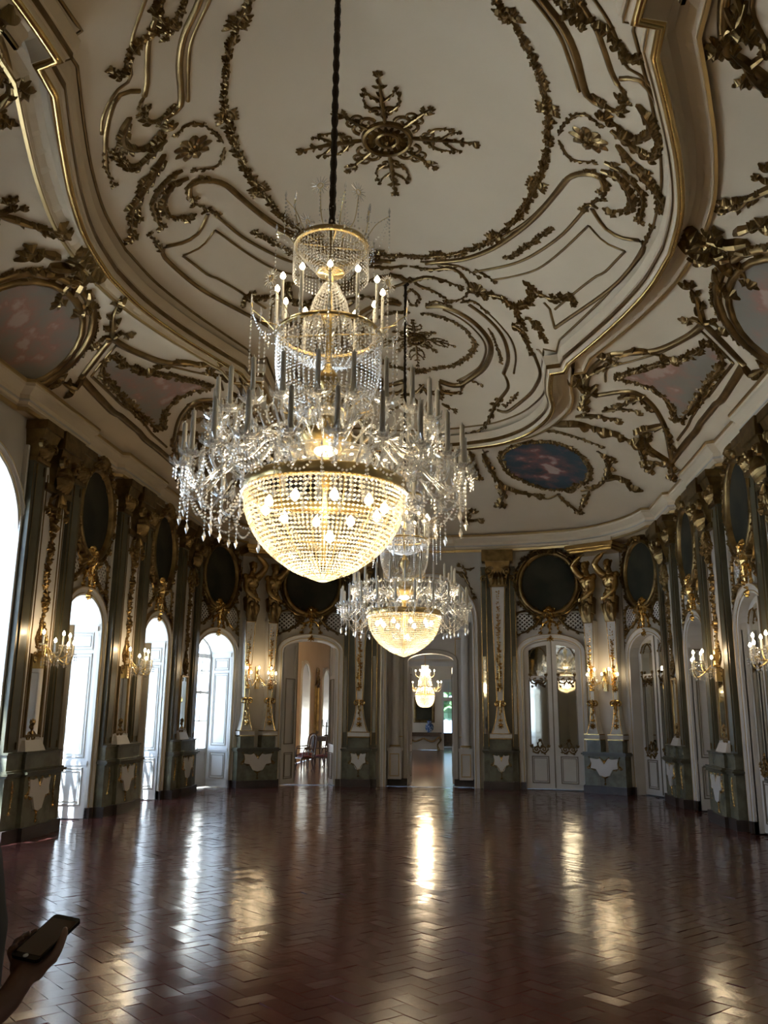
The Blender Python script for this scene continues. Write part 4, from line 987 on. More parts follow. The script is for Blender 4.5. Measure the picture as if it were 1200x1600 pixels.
# ------------------------------------------------------------------ overdoor ornaments: dark oval canvas in gilt rocaille over a latticed panel
def make_over(rx=.60, rz=.74, zc=5.03, wide=.8):
    el = lambda k, n, a=1.0, b=None: (rx*a*math.cos(2*PI*k/n), zc+rz*(b or a)*math.sin(2*PI*k/n))
    cv = MB(); n = 32; vs = [(0, .05, zc)]+[(x, .05, z) for x, z in (el(k, n) for k in range(n))]; cv.add(vs, [(0, 1+(k+1) % n, 1+k) for k in range(n)])
    fr = MB(); stroke(fr, F0, [el(k, 40, 1.05) for k in range(40)], .07, .14, closed=True); stroke(fr, F0, [el(k, 40, 1.17, 1.14) for k in range(40)], .035, .1, closed=True)
    lv = MB()
    for k in range(22):
        a = 2*PI*(k+.5)/22; p = el(k+.5, 22, 1.14, 1.11)
        if k % 2: leaf(lv, flat(.06), p, a+random.choice((-1, 1))*random.uniform(.5, 1.2), .22, .06, .08, 3, random.uniform(-1, 1))
        else: curl(lv, flat(.04), p, a+random.choice((-1.2, 1.2)), .07, .028, random.choice((-1, 1)), 1.1, .06)
    for s in (-1, 1):
        spray(lv, flat(.06), [(s*rx*.95, zc-.35), (s*rx*1.2, zc-.1), (s*rx*1.22, zc+.3), (s*rx*.95, zc+.6)], .045, .07); spray(lv, flat(.06), [(s*.1, zc-rz*1.1), (s*.35, zc-rz*1.05), (s*.6, zc-rz*.7), (s*.66, zc-.2)], .05, .07)
    cr = MB()
    for s in (-1, 1):
        spray(cr, flat(.1), [(0,zc+rz*1.05),(s*.16,zc+rz*1.2),(s*.3,zc+rz*1.1),(s*.42,zc+rz*.95)], .055, .09); curl(cr, flat(.1), (s*.05, zc+rz*1.15), PI/2-s*.6, .09, .035, -s, 1.2, .1)
    for q in (-.6, -.2, .2, .6): leaf(cr, flat(.12), (0, zc+rz*1.04), PI/2+q, .26, .06, .12, 2)
    LA = []; LB = []; lg = MB(); z0, z1 = 3.80, 4.26
    for s in (-1, 1):
        la = MB(); LA.append(la); lb_ = MB(); LB.append(lb_); lb_.box(s*.5-.22, s*.5+.22, .001, .006, 3.87, 4.27)
        P = [(s*.22,4.02),(s*.42,4.32),(s*.74,4.22),(s*.74,3.86),(s*.45,3.84)]
        for i in range(0, 10):
            for dr in (1, -1):
                c0 = -.45+i*.10; q = []
                for u in np.linspace(-.22, .22, 45):
                    z = 4.06+dr*u*1.0+c0
                    if 3.87 < z < 4.27: q.append((s*.5+u, z))
                if len(q) > 2: stroke(la, flat(.008), [q[0], q[-1]], .015, .016)
        spray(lg, flat(.01), [(s*.1,3.95),(s*.3,4.12),(s*.45,4.34),(s*.7,4.3),(s*.8,4.1),(s*.78,3.85)], .052, .055, .85); spray(lg, flat(.01), [(s*.12,4.28),(s*.3,4.0),(s*.5,3.84),(s*.8,3.72)], .058, .06, .95)
        curl(lg, flat(.02), (s*.78, 4.2), PI/2, .07, .028, -s, 1.2); spray(lg, flat(.02), [(s*.72,3.7),(s*.86,3.6),(s*.84,3.35),(s*.88,3.1)], .048, .05); curl(lg, flat(.02), (s*.84, 3.05), -PI/2, .05, .02, s, 1)
    ce = MB()
    for q in (-.7, -.35, 0, .35, .7): leaf(ce, flat(.05), (0, 4.45), -PI/2+q, .5 if q == 0 else .36, .06, .1, 3)
    flower(ce, flat(.06), (0, 4.36), .12, .1, 7); spray(ce, flat(.05), [(0,4.2),(0,3.95),(0,3.68)], .05, .07)
    for s in (-1, 1): spray(ce, flat(.04), [(0,4.1),(s*.14,4.0),(s*.2,3.82)], .035, .05)
    return part_set([('gilt_frame', fr, 'dark_gilt', 1), ('canvas', cv, 'dark_oval', 0), ('frame_carving', lv, 'dark_gilt', 0), ('crest', cr, 'dark_gilt', 0), ('lattice', LA[0], 'frame_white', 0), ('lattice', LA[1], 'frame_white', 0), ('lattice_ground', LB[0], 'lattice_back', 0), ('lattice_ground', LB[1], 'lattice_back', 0), ('lattice_scroll', lg, 'gilt', 0), ('shell_drop', ce, 'gilt_bright', 0)])
OVER = make_over()
def overdoor(M, label, sx=1.0):
    o = empty('overdoor_painting', M); tag(o, label, 'painting', 'dark oval paintings above the doors and windows')
    for n, me in OVER: obj(n, me, o, Matrix.Scale(sx, 4, (1, 0, 0)))
for side, B in (('R', BR), ('L', BL)):
    for M, w, k in B:
        y = round(M.translation.y, 1)
        if k == 'open':
            if side == 'R': t = {3.3: 'beside the viewer above mirrored doors', 6.8: 'above the second mirrored doors from the viewer', 13.8: 'above the mirrored doors beside the sconce pier', 17.2: 'above the deep panelled recess'}[y]
            else: t = {3.3: 'above the french window beside the viewer', 6.8: 'above the window before the central one', 13.8: 'above the window between the two sconce piers', 17.2: 'above the window next to the corner pier'}[y]
            overdoor(M, 'dark oval painting in gilt rocaille frame '+t)
        elif k == 'corner': overdoor(M, 'dark oval painting in gilt frame '+('above the corner mirrored doors behind the gilt figures' if side == 'R' else 'above the bowed corner window'))
        elif k == 'door': overdoor(M, 'dark oval painting in gilt frame '+('above the closed mirrored double doors' if side == 'R' else 'above the open doorway to the peach room'), 1.16)
# the door behind the viewer
ndoor += 1; o = empty(f'door_{ndoor}', bayM((XC, YN), (0, 1))); tag(o, 'plain white double door behind the viewer', 'door', kind='structure')
for n, me in make_case(1.7, 3.2, .4, .2, False): obj(n, me, o)
for s in (-1, 1):
    b = MB(); vs = []; us = [s*.85*i/8 for i in range(9)]
    for u in us: vs += [(u, -.1, 0), (u, -.1, 3.2+.4*math.sqrt(max(0, 1-(u/.85)**2)))]
    b.add(vs, [(2*i, 2*i+2, 2*i+3, 2*i+1) for i in range(8)]); lf = b.build('leaf', 'frame_white', o); b = MB(); rectline(b, *sorted((s*.15, s*.7)), .3, 1.0, .02, .02, flat(-.1)); rectline(b, *sorted((s*.15, s*.7)), 1.2, 3.1, .02, .02, flat(-.1)); b.build('panel_line', 'grey_line', lf)
# ------------------------------------------------------------------ gilded atlantes
def remesh(o, vox, smooth_it=4):
    r = o.modifiers.new('remesh', 'REMESH'); r.mode = 'VOXEL'; r.voxel_size = vox; r.use_smooth_shade = True
    s = o.modifiers.new('smooth', 'SMOOTH'); s.factor = .5; s.iterations = smooth_it
def limb(mb, pts, rad, n=10):
    P = [tuple(p) for p in cat(pts, 4)]; k = len(pts)-1; rr = [float(np.interp(i/(len(P)-1)*k, range(k+1), rad)) for i in range(len(P))]
    mb.tube(P, rr, n); mb.ball(P[0], rr[0], n=n, m=6); mb.ball(P[-1], rr[-1], n=n, m=6)
def fingers(mb, palm, fwd, across, up, n=4, L=.085, r=.0095, bend=.9, thumb=1):
    """five separate bent fingers from a palm centre"""
    fwd, across, up = Vector(fwd).normalized(), Vector(across).normalized(), Vector(up).normalized(); c = Vector(palm)
    for i in range(n):
        b = c+fwd*.04+across*(i-1.5)*.021; l = L*(.88, 1.0, .96, .76)[i]; p = [b-fwd*.03]
        q = b.copy(); a = 0
        for s in (.42, .33, .25):
            d = fwd*math.cos(a)-up*math.sin(a); q = q+d*l*s; p.append(q.copy()); a += bend*.6
        limb(mb, p, [r*1.05, r, r*.92, r*.8], 7)
    b = c-fwd*.03+across*(-.035)*thumb; limb(mb, [b, b+across*(-.03)*thumb+fwd*.025-up*.008, b+across*(-.042)*thumb+fwd*.06-up*.018], [r*1.35, r*1.15, r*.85], 7)
def atlas(M, var, label):
    """half-length male figure growing out of a term, arm raised under the entablature; local x along wall, y out, z up"""
    m = var
    b = MB()
    b.ball((0,.21,4.20), .125, .11, .22, 14, 9); b.ball((m*.012,.245,4.44), .172, .135, .15, 14, 9)                 # hips
    b.ball((m*.022,.275,4.68), .142, .118, .19, 14, 9); b.ball((m*.03,.285,4.95), .192, .14, .20, 16, 10)          # waist, ribs
    b.ball((m*.03,.27,5.09), .20, .095, .085, 14, 8)                                                              # shoulder girdle
    for s in (-1, 1):
        b.ball((m*.03+s*.088,.395,5.0), .088, .045, .068); b.ball((m*.03+s*.175,.29,5.09), .085, .085, .09)         # breast, shoulder cap
        for z in (4.60, 4.69, 4.78): b.ball((m*.022+s*.04,.385,z), .036, .024, .036)
        b.ball((m*.02+s*.115,.33,4.60), .05, .06, .09)
    limb(b, [(m*.03,.27,5.1),(m*.05,.36,5.2),(m*.05,.40,5.27)], [.075,.068,.07])                               # neck, bowed
    b.ball((m*.055,.43,5.35), .098, .11, .125, 14, 9); b.ball((m*.055,.54,5.325), .02, .025, .033); b.ball((m*.055,.505,5.245), .06, .05, .075); b.ball((m*.055,.515,5.375), .06, .02, .014)   # head, nose, beard
    for s in (-1, 1): b.ball((m*.055+s*.09,.42,5.34), .012, .02, .03)
    # outer arm raised, elbow out, hand to the entablature above the head
    sx = m*-.19
    limb(b, [(m*-.10,.28,5.1),(m*-.17,.31,5.15)], [.10,.10]); limb(b, [(m*-.17,.31,5.15),(m*-.25,.38,5.27),(m*-.29,.43,5.38)], [.098,.088,.07]); limb(b, [(m*-.29,.43,5.38),(m*-.19,.45,5.49),(m*-.08,.45,5.58)], [.07,.072,.05])
    b.ball((m*-.05,.45,5.615), .055, .05, .028); fingers(b, (m*-.05,.45,5.625), (m*1,.1,.05), (0,1,0), (0,0,1), L=.08, r=.012, bend=.25, thumb=m)
    # inner arm folded across the waist
    limb(b, [(m*.13,.28,5.08),(m*.18,.32,5.02)], [.09,.085]); limb(b, [(m*.18,.32,5.04),(m*.215,.38,4.84),(m*.20,.42,4.72)], [.08,.07,.058]); limb(b, [(m*.20,.42,4.72),(m*.10,.46,4.62),(m*-.02,.46,4.55)], [.058,.053,.036])
    b.ball((m*-.06,.46,4.535), .045, .03, .038); fingers(b, (m*-.06,.46,4.535), (m*-1,0,-.3), (0,.2,1), (0,1,0), L=.075, r=.012, bend=.8, thumb=1)
    # hair
    rr = random.Random(int(abs(M.translation.x)*10)+int(m))
    for k in range(16):
        a = rr.uniform(0, 6.28); z = rr.uniform(.02, .1); b.ball((m*.055+.085*math.cos(a), .40+.085*math.sin(a)*(1 if math.sin(a) < .3 else .5), 5.36+z), .03, .03, .026, 6, 4)
    root = empty('atlas_statue', M); tag(root, label, 'statue', 'gilded atlas figures carrying the entablature')
    o = b.build('body', 'gilt_statue', root, smooth=True); remesh(o, .0095, 2)
    d = MB(); 
    for k in range(9):   # swathed loincloth knotted in front
        z = 4.52-.035*k; R1 = .185-.004*k
        d.tube([(m*.012+R1*math.cos(a), .245+(R1*.80)*math.sin(a), z+.045*math.sin(a*1.0+m*.8+k*.25)+.012*math.sin(5*a+k)) for a in np.linspace(0, 2*PI, 25)], .026, 6)
    for k in range(8):
        u = -.12+.035*k; d.tube(cat([(u*1.2,.385+.02*math.sin(k*2),4.40),(u*1.15,.39+.025*math.cos(k*1.7),4.25),(u*.9,.36,4.10),(u*.8+.01*math.sin(k),.32,3.96)], 3), [.026+.006*math.sin(k+t) for t in range(10)], 6)
    d.ball((m*.05,.43,4.42), .06, .04, .055, 8, 6)
    p = d.build('drapery', 'gilt', root, smooth=True); remesh(p, .014, 2)
    return root
for side, B in (('R', BR), ('L', BL)):
    for M, w, k in B:
        if k == 'atlas':
            nm = 'beside the closed mirrored doors' if side == 'R' else 'beside the open doorway to the peach room'
            n2 = 'beside the mirrored corner doors' if side == 'R' else 'beside the bowed corner window'
            # local +x runs towards ... the door lies on the side nearer the room axis
            t = M.to_3x3() @ Vector((1, 0, 0)); toward = 1 if t.x*(XC-M.translation.x) > 0 else -1
            atlas(M @ Matrix.Translation((toward*.30, 0, 0)), -toward, 'gilded bearded atlas statue with raised arm '+nm)
            atlas(M @ Matrix.Translation((-toward*.30, 0, 0)), -toward, 'gilded bearded atlas statue with raised arm '+n2)
# ------------------------------------------------------------------ lights
WARM = (1.0, .75, .45)
def lamp(name, P, watts, r, parent):
    L = bpy.data.lights.new(name, 'POINT'); L.energy = watts; L.color = WARM if name == 'lamp' else (1.0, .81, .56); L.shadow_soft_size = r
    o = bpy.data.objects.new(name, L); COL.objects.link(o); o.location = P; o.parent = parent; return o
# ------------------------------------------------------------------ sconces
def bulbmb(r=.016, h=.05):
    b = MB(); b.lathe([(.003,0),(r*.8,h*.2),(r,h*.4),(r*.7,h*.7),(.002,h)], 8); return b
def make_sconce():
    bp = MB(); ar = bp; bp.lathe([(.0,0),(.05,0),(.06,.02),(.03,.05),(.025,.1),(.04,.14),(.02,.18),(.0,.19)], 10, (0, .06, -.05)); tips = []; arms = []
    for i, a in enumerate((-1.25, -.75, -.28, .28, .75, 1.25)):
        L = .22 if i % 2 else .27; dz = .02 if i % 2 else -.07; x, y = math.sin(a)*L*1.25, .10+math.cos(a)*L
        ar = MB(); arms.append(ar); ar.tube(cat([(0,.08,.03),(x*.4,.08+(y-.08)*.4,-.09),(x*.85,.08+(y-.08)*.85,-.10+dz),(x,y,.0+dz)], 4), .008, 5); tips.append((x, y, .0+dz))
    bp.box(-.035, .035, 0, .06, -.22, .2)
    cr = MB(); B0 = bulbmb(.018, .055); out = []
    for (x, y, z), ar in zip(tips, arms):
        pn = MB(); ca = MB(); bu = MB()
        pn.lathe([(.01,0),(.04,.008),(.045,.018),(.012,.02)], 10, (x, y, z)); ca.lathe([(.012,.01),(.012,.12),(.0,.12)], 8, (x, y, z)); bu.add([(vx+x, vy+y, vz+z+.12) for vx, vy, vz in B0.v], B0.f)
        out.append((ar.mesh('arm', 'brass'), [('drip_pan', pn.mesh('drip_pan', 'crystal')), ('candle', ca.mesh('candle', 'candle')), ('bulb', bu.mesh('bulb', 'bulb'))]))
        for k in range(6):
            a = k*PI/3
            for j in range(2): cr.octa((x+.04*math.cos(a), y+.04*math.sin(a), z-.02-j*.03), .007, .014)
    for i in range(len(tips)-1):
        a, b = tips[i], tips[i+1]
        for k in range(9):
            s = k/8; cr.octa((a[0]+(b[0]-a[0])*s, a[1]+(b[1]-a[1])*s, (a[2]+(b[2]-a[2])*s)-.22*s*(1-s)*1.4), .007)
    for k in range(26):
        a = random.uniform(-1.3, 1.3); r = random.uniform(.08, .25); x, y = math.sin(a)*r, .08+math.cos(a)*r
        for j in range(3): cr.octa((x, y, -.08-r*.2-j*.035), .008, .017)
    return bp.mesh('bracket', 'brass'), out, cr.mesh('crystals', 'crystal')
SCON = make_sconce()
def sconce(M, label, wm=None):
    o = empty('wall_sconce', M @ Matrix.Scale(1.3, 4)); tag(o, label, 'sconce', 'crystal candle sconces on the walls')
    obj('bracket', SCON[0], o); obj('crystals', SCON[2], o)['kind'] = 'stuff'
    for am, ch in SCON[1]:
        a_ = obj('arm', am, o)
        for n, me in ch: obj(n, me, a_)
    lamp('lamp', (0, .3, .2), SCONCE_W, .09, o)
SCONCE_W = 5
for M, wall in pier_spots:
    y = M.translation.y
    if 11 < y < 16.5:
        w_ = 'the deep panelled recess' if wall is wall_right else 'the arched windows'
        nn = 'nearer the central arch' if y < 14 else 'nearer the bowed corner'
        sconce(M @ Matrix.Translation((0, .1, 2.62)), f'lit crystal candle sconce on the mirrored pier by {"the arched windows" if wall is wall_left else "the mirrored doors"}, {nn}')
for side, B in (('R', BR), ('L', BL)):
    for M, w, k in B:
        if k == 'atlas': sconce(M @ Matrix.Translation((0, .06, 2.62)), 'lit crystal candle sconce between the gilt figures next to '+('the closed mirrored doors' if side == 'R' else 'the open doorway'))
# ------------------------------------------------------------------ chandeliers
def beadline(mb, pts, step, r, rz=None):
    for p in evenly(pts, step): mb.octa(p, r, rz)
def sag(a, b, d, n=12):
    return [tuple(a[k]+(b[k]-a[k])*t-(d*4*t*(1-t) if k == 2 else 0) for k in range(3)) for t in np.linspace(0, 1, n)]
def cyl(r, a, z): return (r*math.cos(a), r*math.sin(a), z)
def make_chandelier():
    """all heights measured from the floor below; origin on the axis"""
    parts = {}
    # bead bowl
    bw = MB(); R0, Z0, ZB = .585, 3.275, 2.645; rows = 30; prof = []
    for i in range(rows+1):
        h_ = math.sin(i/rows*PI/2*.985); r = R0*(1-h_**2.1)**.66; prof.append((max(r, .05), Z0-(Z0-ZB)*h_))
    for i, (r, z) in enumerate(prof):
        n = 108 if r > .26 else (54 if r > .11 else 27); q_ = min(.0145, .92*PI*r/n)
        for k in range(n):
            a = 2*PI*k/n; bw.octa(cyl(r, a, z), q_, min(q_, .0115))
    bw.lathe([(.0,2.63),(.03,2.635),(.07,2.648),(.1,2.66),(.1,2.672),(.0,2.672)], 16)
    parts['bead_bowl'] = bw.mesh('bead_bowl', 'crystal_bowl')
    bf = MB()
    for k in range(16):
        a = 2*PI*k/16; bf.tube([cyl(r*.985, a, z) for r, z in prof[::3]], .003, 4, False)
    for i in (0, 8, 16, 24): bf.tube([cyl(prof[i][0]*.985, 2*PI*k/40, prof[i][1]) for k in range(41)], .004, 4, False)
    parts['bowl_wires'] = bf.mesh('bowl_wires', 'brass')
    rg = MB(); rg.lathe([(.555,3.285),(.585,3.28),(.60,3.295),(.60,3.36),(.585,3.375),(.555,3.37),(.555,3.285)], 48); parts['main_ring'] = rg.mesh('main_ring', 'brass', True)
    fr = MB()   # fringe of drops between ring and bowl
    for k in range(96):
        a = 2*PI*k/96; fr.octa(cyl(.605, a, 3.265), .010, .02)
    for k in range(48): fr.octa(cyl(.60, 2*PI*k/48, 3.40), .012, .03)
    parts['ring_fringe'] = fr.mesh('ring_fringe', 'crystal')
    st = MB(); st.lathe([(.02,2.75),(.02,3.3),(.05,3.36),(.03,3.5),(.06,3.56),(.14,3.62),(.2,3.70),(.205,3.735),(.2,3.76),(.12,3.78),(.05,3.84),(.03,3.9),(.03,4.05),(.07,4.12),(.09,4.17),(.07,4.22),(.03,4.28),(.02,4.6),(.045,4.7),(.02,4.8),(.02,5.05),(.1,5.06),(.11,5.08),(.1,5.1),(.02,5.12),(.02,5.45),(.0,5.46)], 16); parts['stem'] = st.mesh('stem', 'brass', True)
    gb = MB(); gb.lathe([(.05,3.5),(.2,3.52),(.32,3.58),(.34,3.6),(.2,3.58),(.05,3.56)], 24); parts['glass_bowl'] = gb.mesh('glass_bowl', 'glass_arm', True); gb = MB(); gb.lathe([(.06,3.76),(.16,3.80),(.24,3.88),(.26,3.9),(.17,3.86),(.06,3.82)], 20); parts['glass_collar'] = gb.mesh('glass_collar', 'glass_arm', True)
    # middle basket and candle ring
    mbk = MB()
    for k in range(56):
        a = 2*PI*k/56; P = [cyl(r, a, z) for r, z in ((.395,4.53),(.40,4.40),(.395,4.25),(.36,4.08),(.28,3.94),(.17,3.86))]; beadline(mbk, cat(P, 4), .027, .0095, .011)
    for k in range(40):
        a = 2*PI*k/40; beadline(mbk, [cyl(.385, a, 4.53), cyl(.24, a, 4.36), cyl(.05, a, 4.30)], .028, .008, .011)
    for k in range(48): 
        a = 2*PI*k/48; mbk.octa(cyl(.41, a, 4.50), .011, .03)
    for k in range(30):
        a = 2*PI*k/30; beadline(mbk, [cyl(.06, a, 4.96), cyl(.13, a, 4.82), cyl(.17, a, 4.65), cyl(.2, a, 4.53)], .026, .009, .012)
    parts['middle_basket'] = mbk.mesh('middle_basket', 'crystal')
    r2 = MB()
    for k in range(4): r2.tube([cyl(.03, k*PI/2, 4.55), cyl(.38, k*PI/2, 4.54)], .007, 5)
    r2.lathe([(.375,4.53),(.40,4.525),(.41,4.54),(.40,4.56),(.375,4.555),(.375,4.53)], 40); parts['candle_ring'] = r2.mesh('candle_ring', 'brass', True); r2 = MB(); r2.lathe([(.265,5.285),(.29,5.28),(.30,5.30),(.29,5.325),(.265,5.32),(.265,5.285)], 32)
    for k in range(4): r2.tube([cyl(.02, k*PI/2+.3, 5.3), cyl(.28, k*PI/2+.3, 5.3)], .007, 5)
    parts['crown_ring'] = r2.mesh('crown_ring', 'brass', True)
    # crown: fan of strings and hanging curtain
    cw = MB()
    for k in range(64):
        a = 2*PI*k/64; beadline(cw, cat([cyl(.285, a, 5.30), cyl(.22, a, 5.20), cyl(.14, a, 5.11), cyl(.11, a, 5.075)], 4), .019, .006, .009)
        beadline(cw, [cyl(.295, a, 5.29), cyl(.295, a, 5.03)], .026, .0065, .012)
    for k in range(40):
        a = 2*PI*k/40; cw.octa(cyl(.297, a, 5.345), .010, .014)
    parts['crown_fan'] = cw.mesh('crown_fan', 'crystal')
    # sunbursts and drop chains on wire stands
    sb = MB(); wi = MB()
    def burst(P, a):
        ex, ey = -math.sin(a), math.cos(a)
        wi.tube([(P[0]+ex*.022*math.cos(q), P[1]+ey*.022*math.cos(q), P[2]+.022*math.sin(q)) for q in np.linspace(0, 2*PI, 11)], .004, 4)
        for q in range(16):
            t = 2*PI*q/16; c, s = math.cos(t), math.sin(t)
            sb.tube([(P[0]+ex*.03*c, P[1]+ey*.03*c, P[2]+.03*s), (P[0]+ex*.08*c, P[1]+ey*.08*c, P[2]+.08*s)], [.0055, .002], 3)
    for k in range(6):
        a = 2*PI*(k+.35)/6; P = cyl(.30, a, 5.62); wi.tube(cat([cyl(.12, a, 5.33), cyl(.26, a, 5.42), P], 4), .004, 4); burst((P[0], P[1], P[2]+.03), a); beadline(sb, [P, cyl(.3, a, 5.4)], .028, .007, .01)
        b = a+PI/6; Q = cyl(.47, b, 5.50); wi.tube(cat([cyl(.28, b, 5.32), cyl(.36, b, 5.44), Q], 4), .004, 4); sb.octa((Q[0], Q[1], Q[2]+.04), .010, .04); beadline(sb, [Q, cyl(.47, b, 5.2)], .03, .008, .014)
        beadline(sb, sag(Q, cyl(.30, b+.35, 5.30), .12), .026, .007); beadline(sb, sag(Q, cyl(.30, b-.35, 5.30), .12), .026, .007); beadline(sb, sag(Q, cyl(.3, a, 5.45), .06), .028, .006)
    for k in range(8):
        a = 2*PI*(k+.2)/8; Q = cyl(.60, a, 4.74); wi.tube(cat([cyl(.40, a, 4.55), cyl(.5, a, 4.66), Q], 4), .004, 4); burst((Q[0], Q[1], Q[2]+.04), a); beadline(sb, [Q, cyl(.60, a, 4.24)], .032, .009, .016); beadline(sb, sag(Q, cyl(.40, a+.3, 4.54), .12), .026, .008); beadline(sb, sag(Q, cyl(.40, a-.3, 4.54), .12), .026, .008)
        b = a+PI/8; Q = cyl(.55, b, 4.55); wi.tube([cyl(.40, b, 4.54), Q], .004, 4); sb.octa((Q[0], Q[1], Q[2]+.06), .011, .06); beadline(sb, [Q, cyl(.55, b, 4.12)], .034, .009, .016)
    for k in range(10):
        a = 2*PI*k/10; Q = cyl(.34, a, 3.93); wi.tube([cyl(.1, a, 3.86), Q], .004, 4); burst((Q[0], Q[1], Q[2]+.05), a)
    parts['crystal_sprays'] = sb.mesh('crystal_sprays', 'crystal'); parts['spray_wires'] = wi.mesh('spray_wires', 'brass')
    # festoons under the arms
    fe = MB(); NL, NU = 22, 22; RL, RU, ZL, ZU = 1.03, .83, 3.40, 3.73
    for k in range(NL):
        a, b = 2*PI*k/NL, 2*PI*(k+1)/NL; m = (a+b)/2
        beadline(fe, sag(cyl(RL, a, ZL-.06), cyl(RL, b, ZL-.06), .16), .026, .011); beadline(fe, sag(cyl(RL-.03, a, ZL-.12), cyl(.62, m, 3.0+.25), .22, 16), .026, .011)
        beadline(fe, [cyl(RL, a, ZL-.05), cyl(RL, a, ZL-.30)], .03, .009, .014); fe.octa(cyl(RL, a, ZL-.36), .017, .045)
        beadline(fe, [cyl(.82, m, ZL-.2), cyl(.82, m, ZL-.36)], .03, .009, .014); fe.octa(cyl(.82, m, ZL-.41), .016, .042)
        beadline(fe, sag(cyl(RU, a+.1, ZU-.05), cyl(RU, b+.1, ZU-.05), .12), .026, .008); beadline(fe, [cyl(RU, a+.1, ZU-.05), cyl(RU, a+.1, ZU-.22)], .03, .009, .014); fe.octa(cyl(RU, a+.1, ZU-.26), .014, .036)
        beadline(fe, sag(cyl(RU, a+.1, ZU-.04), cyl(.42, a+.1, ZU-.05), .14), .028, .008)
    parts['festoons'] = fe.mesh('festoons', 'crystal')
    # one arm of each tier along +x: glass S-tube, leaf collars, drip pan with petals, candle
    def arm(r0, z0, R, Z):
        g = MB(); g.tube(cat([(r0,0,z0),(r0+(R-r0)*.3,0,z0+.10),(r0+(R-r0)*.55,0,z0-.02),(r0+(R-r0)*.8,0,Z-.16),(R,0,Z-.10),(R,0,Z)], 5), .011, 7)
        g.tube(cat([(r0+(R-r0)*.45,0,z0+.02),(r0+(R-r0)*.6,0,z0+.17),(r0+(R-r0)*.72,0,z0+.10),(r0+(R-r0)*.66,0,z0+.02)], 4), .007, 6)
        p = MB(); p.lathe([(.012,Z-.01),(.05,Z+.005),(.062,Z+.022),(.058,Z+.03),(.015,Z+.012)], 12, (R,0,0))
        for k in range(8):
            a = 2*PI*k/8; c, s = math.cos(a), math.sin(a); p.tube([(R+c*.05, s*.05, Z+.015), (R+c*.085, s*.085, Z+.035), (R+c*.095, s*.095, Z+.07)], [.014, .012, .004], 5)
            for j in range(3): p.octa((R+c*.06, s*.06, Z-.015-j*.028), .0075, .012)
        p.lathe([(.02,Z+.02),(.026,Z+.04),(.018,Z+.06)], 8, (R,0,0))
        c = MB(); c.lathe([(.0,Z+.02),(.024,Z+.02),(.025,Z+.06),(.018,Z+.075),(.0165,Z+.325),(.0,Z+.328)], 10, (R,0,0)); c.tube([(R,0,Z+.31),(R,0,Z+.345)], [.008,.003], 5)
        return g.mesh('arm', 'glass_arm', True), p.mesh('drip_pan', 'glass_arm'), c.mesh('candle', 'candle', True)
    arms = [(arm(.59, 3.36, RL, ZL), NL, .0), (arm(.28, 3.62, RU, ZU), NU, .143)]
    ca = MB(); ca.lathe([(.0,.0),(.016,.0),(.016,.03),(.0125,.04),(.012,.33),(.0,.335)], 8); ub = bulbmb(.022, .06).mesh('bulb', 'bulb')
    return parts, arms, ca.mesh('lit_candle', 'candle'), ub
CH_PARTS, CH_ARMS, CH_C, CH_B = make_chandelier()
def chain_mesh(L):
    c = MB(); n = int(L/.062)
    for i in range(n):
        z = i*.062+.03; a = (i % 2)*PI/2+.3
        ca, sa = math.cos(a), math.sin(a)
        c.tube([(ca*.018*math.cos(q), sa*.018*math.cos(q), z+.042*math.sin(q)) for q in np.linspace(0, 2*PI, 9)], .0075, 5, False)
    c.tube([(0,0,0),(0,0,L)], .011, 5)
    # velvet sleeve gathered round the chain
    c.tube([(0,0,L*i/120) for i in range(121)], [.019+.011*abs(math.sin(i*PI*7/30)) for i in range(121)], 7)
    c.lathe([(.0,L-.02),(.06,L-.02),(.08,L),(.0,L)], 10)
    return c.mesh('chain', 'dark_metal')
def chandelier(x, y, label, watts):
    K = .936; o = empty('chandelier', Matrix.Translation((x, y, EYE*(1-K))) @ Matrix.Scale(K, 4)); tag(o, label, 'chandelier', 'great crystal chandeliers on the room axis')
    for n, me in CH_PARTS.items():
        q = obj(n, me, o)
        if n in ('bead_bowl', 'middle_basket', 'crown_fan', 'festoons', 'crystal_sprays', 'ring_fringe', 'spray_wires', 'bowl_wires'): q['kind'] = 'stuff'
    for (ms, n, a0) in CH_ARMS:
        for k in range(n):
            a = obj('arm', ms[0], o, Matrix.Rotation(a0+2*PI*k/n+.09, 4, 'Z')); obj('drip_pan', ms[1], a); obj('candle', ms[2], a)
    for k in range(12):
        a = 2*PI*(k+.3)/12; c = obj('lit_candle', CH_C, o, Matrix.Translation(cyl(.41, a, 4.56))); obj('bulb', CH_B, c, Matrix.Translation((0,0,.335)))
    for k in range(10):   # bulbs standing inside the bowl
        a = 2*PI*k/10; obj('bulb', CH_B, o, Matrix.Translation(cyl(.44, a, 3.13)) @ Matrix.Scale(1.5, 4))
    obj('bulb', CH_B, o, Matrix.Translation((.06, -.1, 2.9)) @ Matrix.Scale(1.5, 4))
    lamp('bowl_lamp', (0, 0, 3.02), watts, .2, o); lamp('crown_lamp', (0, 0, 4.93), watts*.15, .3, o)
    zt = S(x, y); obj('chain', chain_mesh((zt-EYE*(1-K))/K-5.44), o, Matrix.Translation((0, 0, 5.44)))
    return o
chandelier(-.97, 5.66, 'huge lit crystal chandelier with candles, hanging over the open middle of the floor', 44)
chandelier(-.97, 13.06, 'lit crystal chandelier with bead bowl hanging behind the huge one, before the central arch', 44)
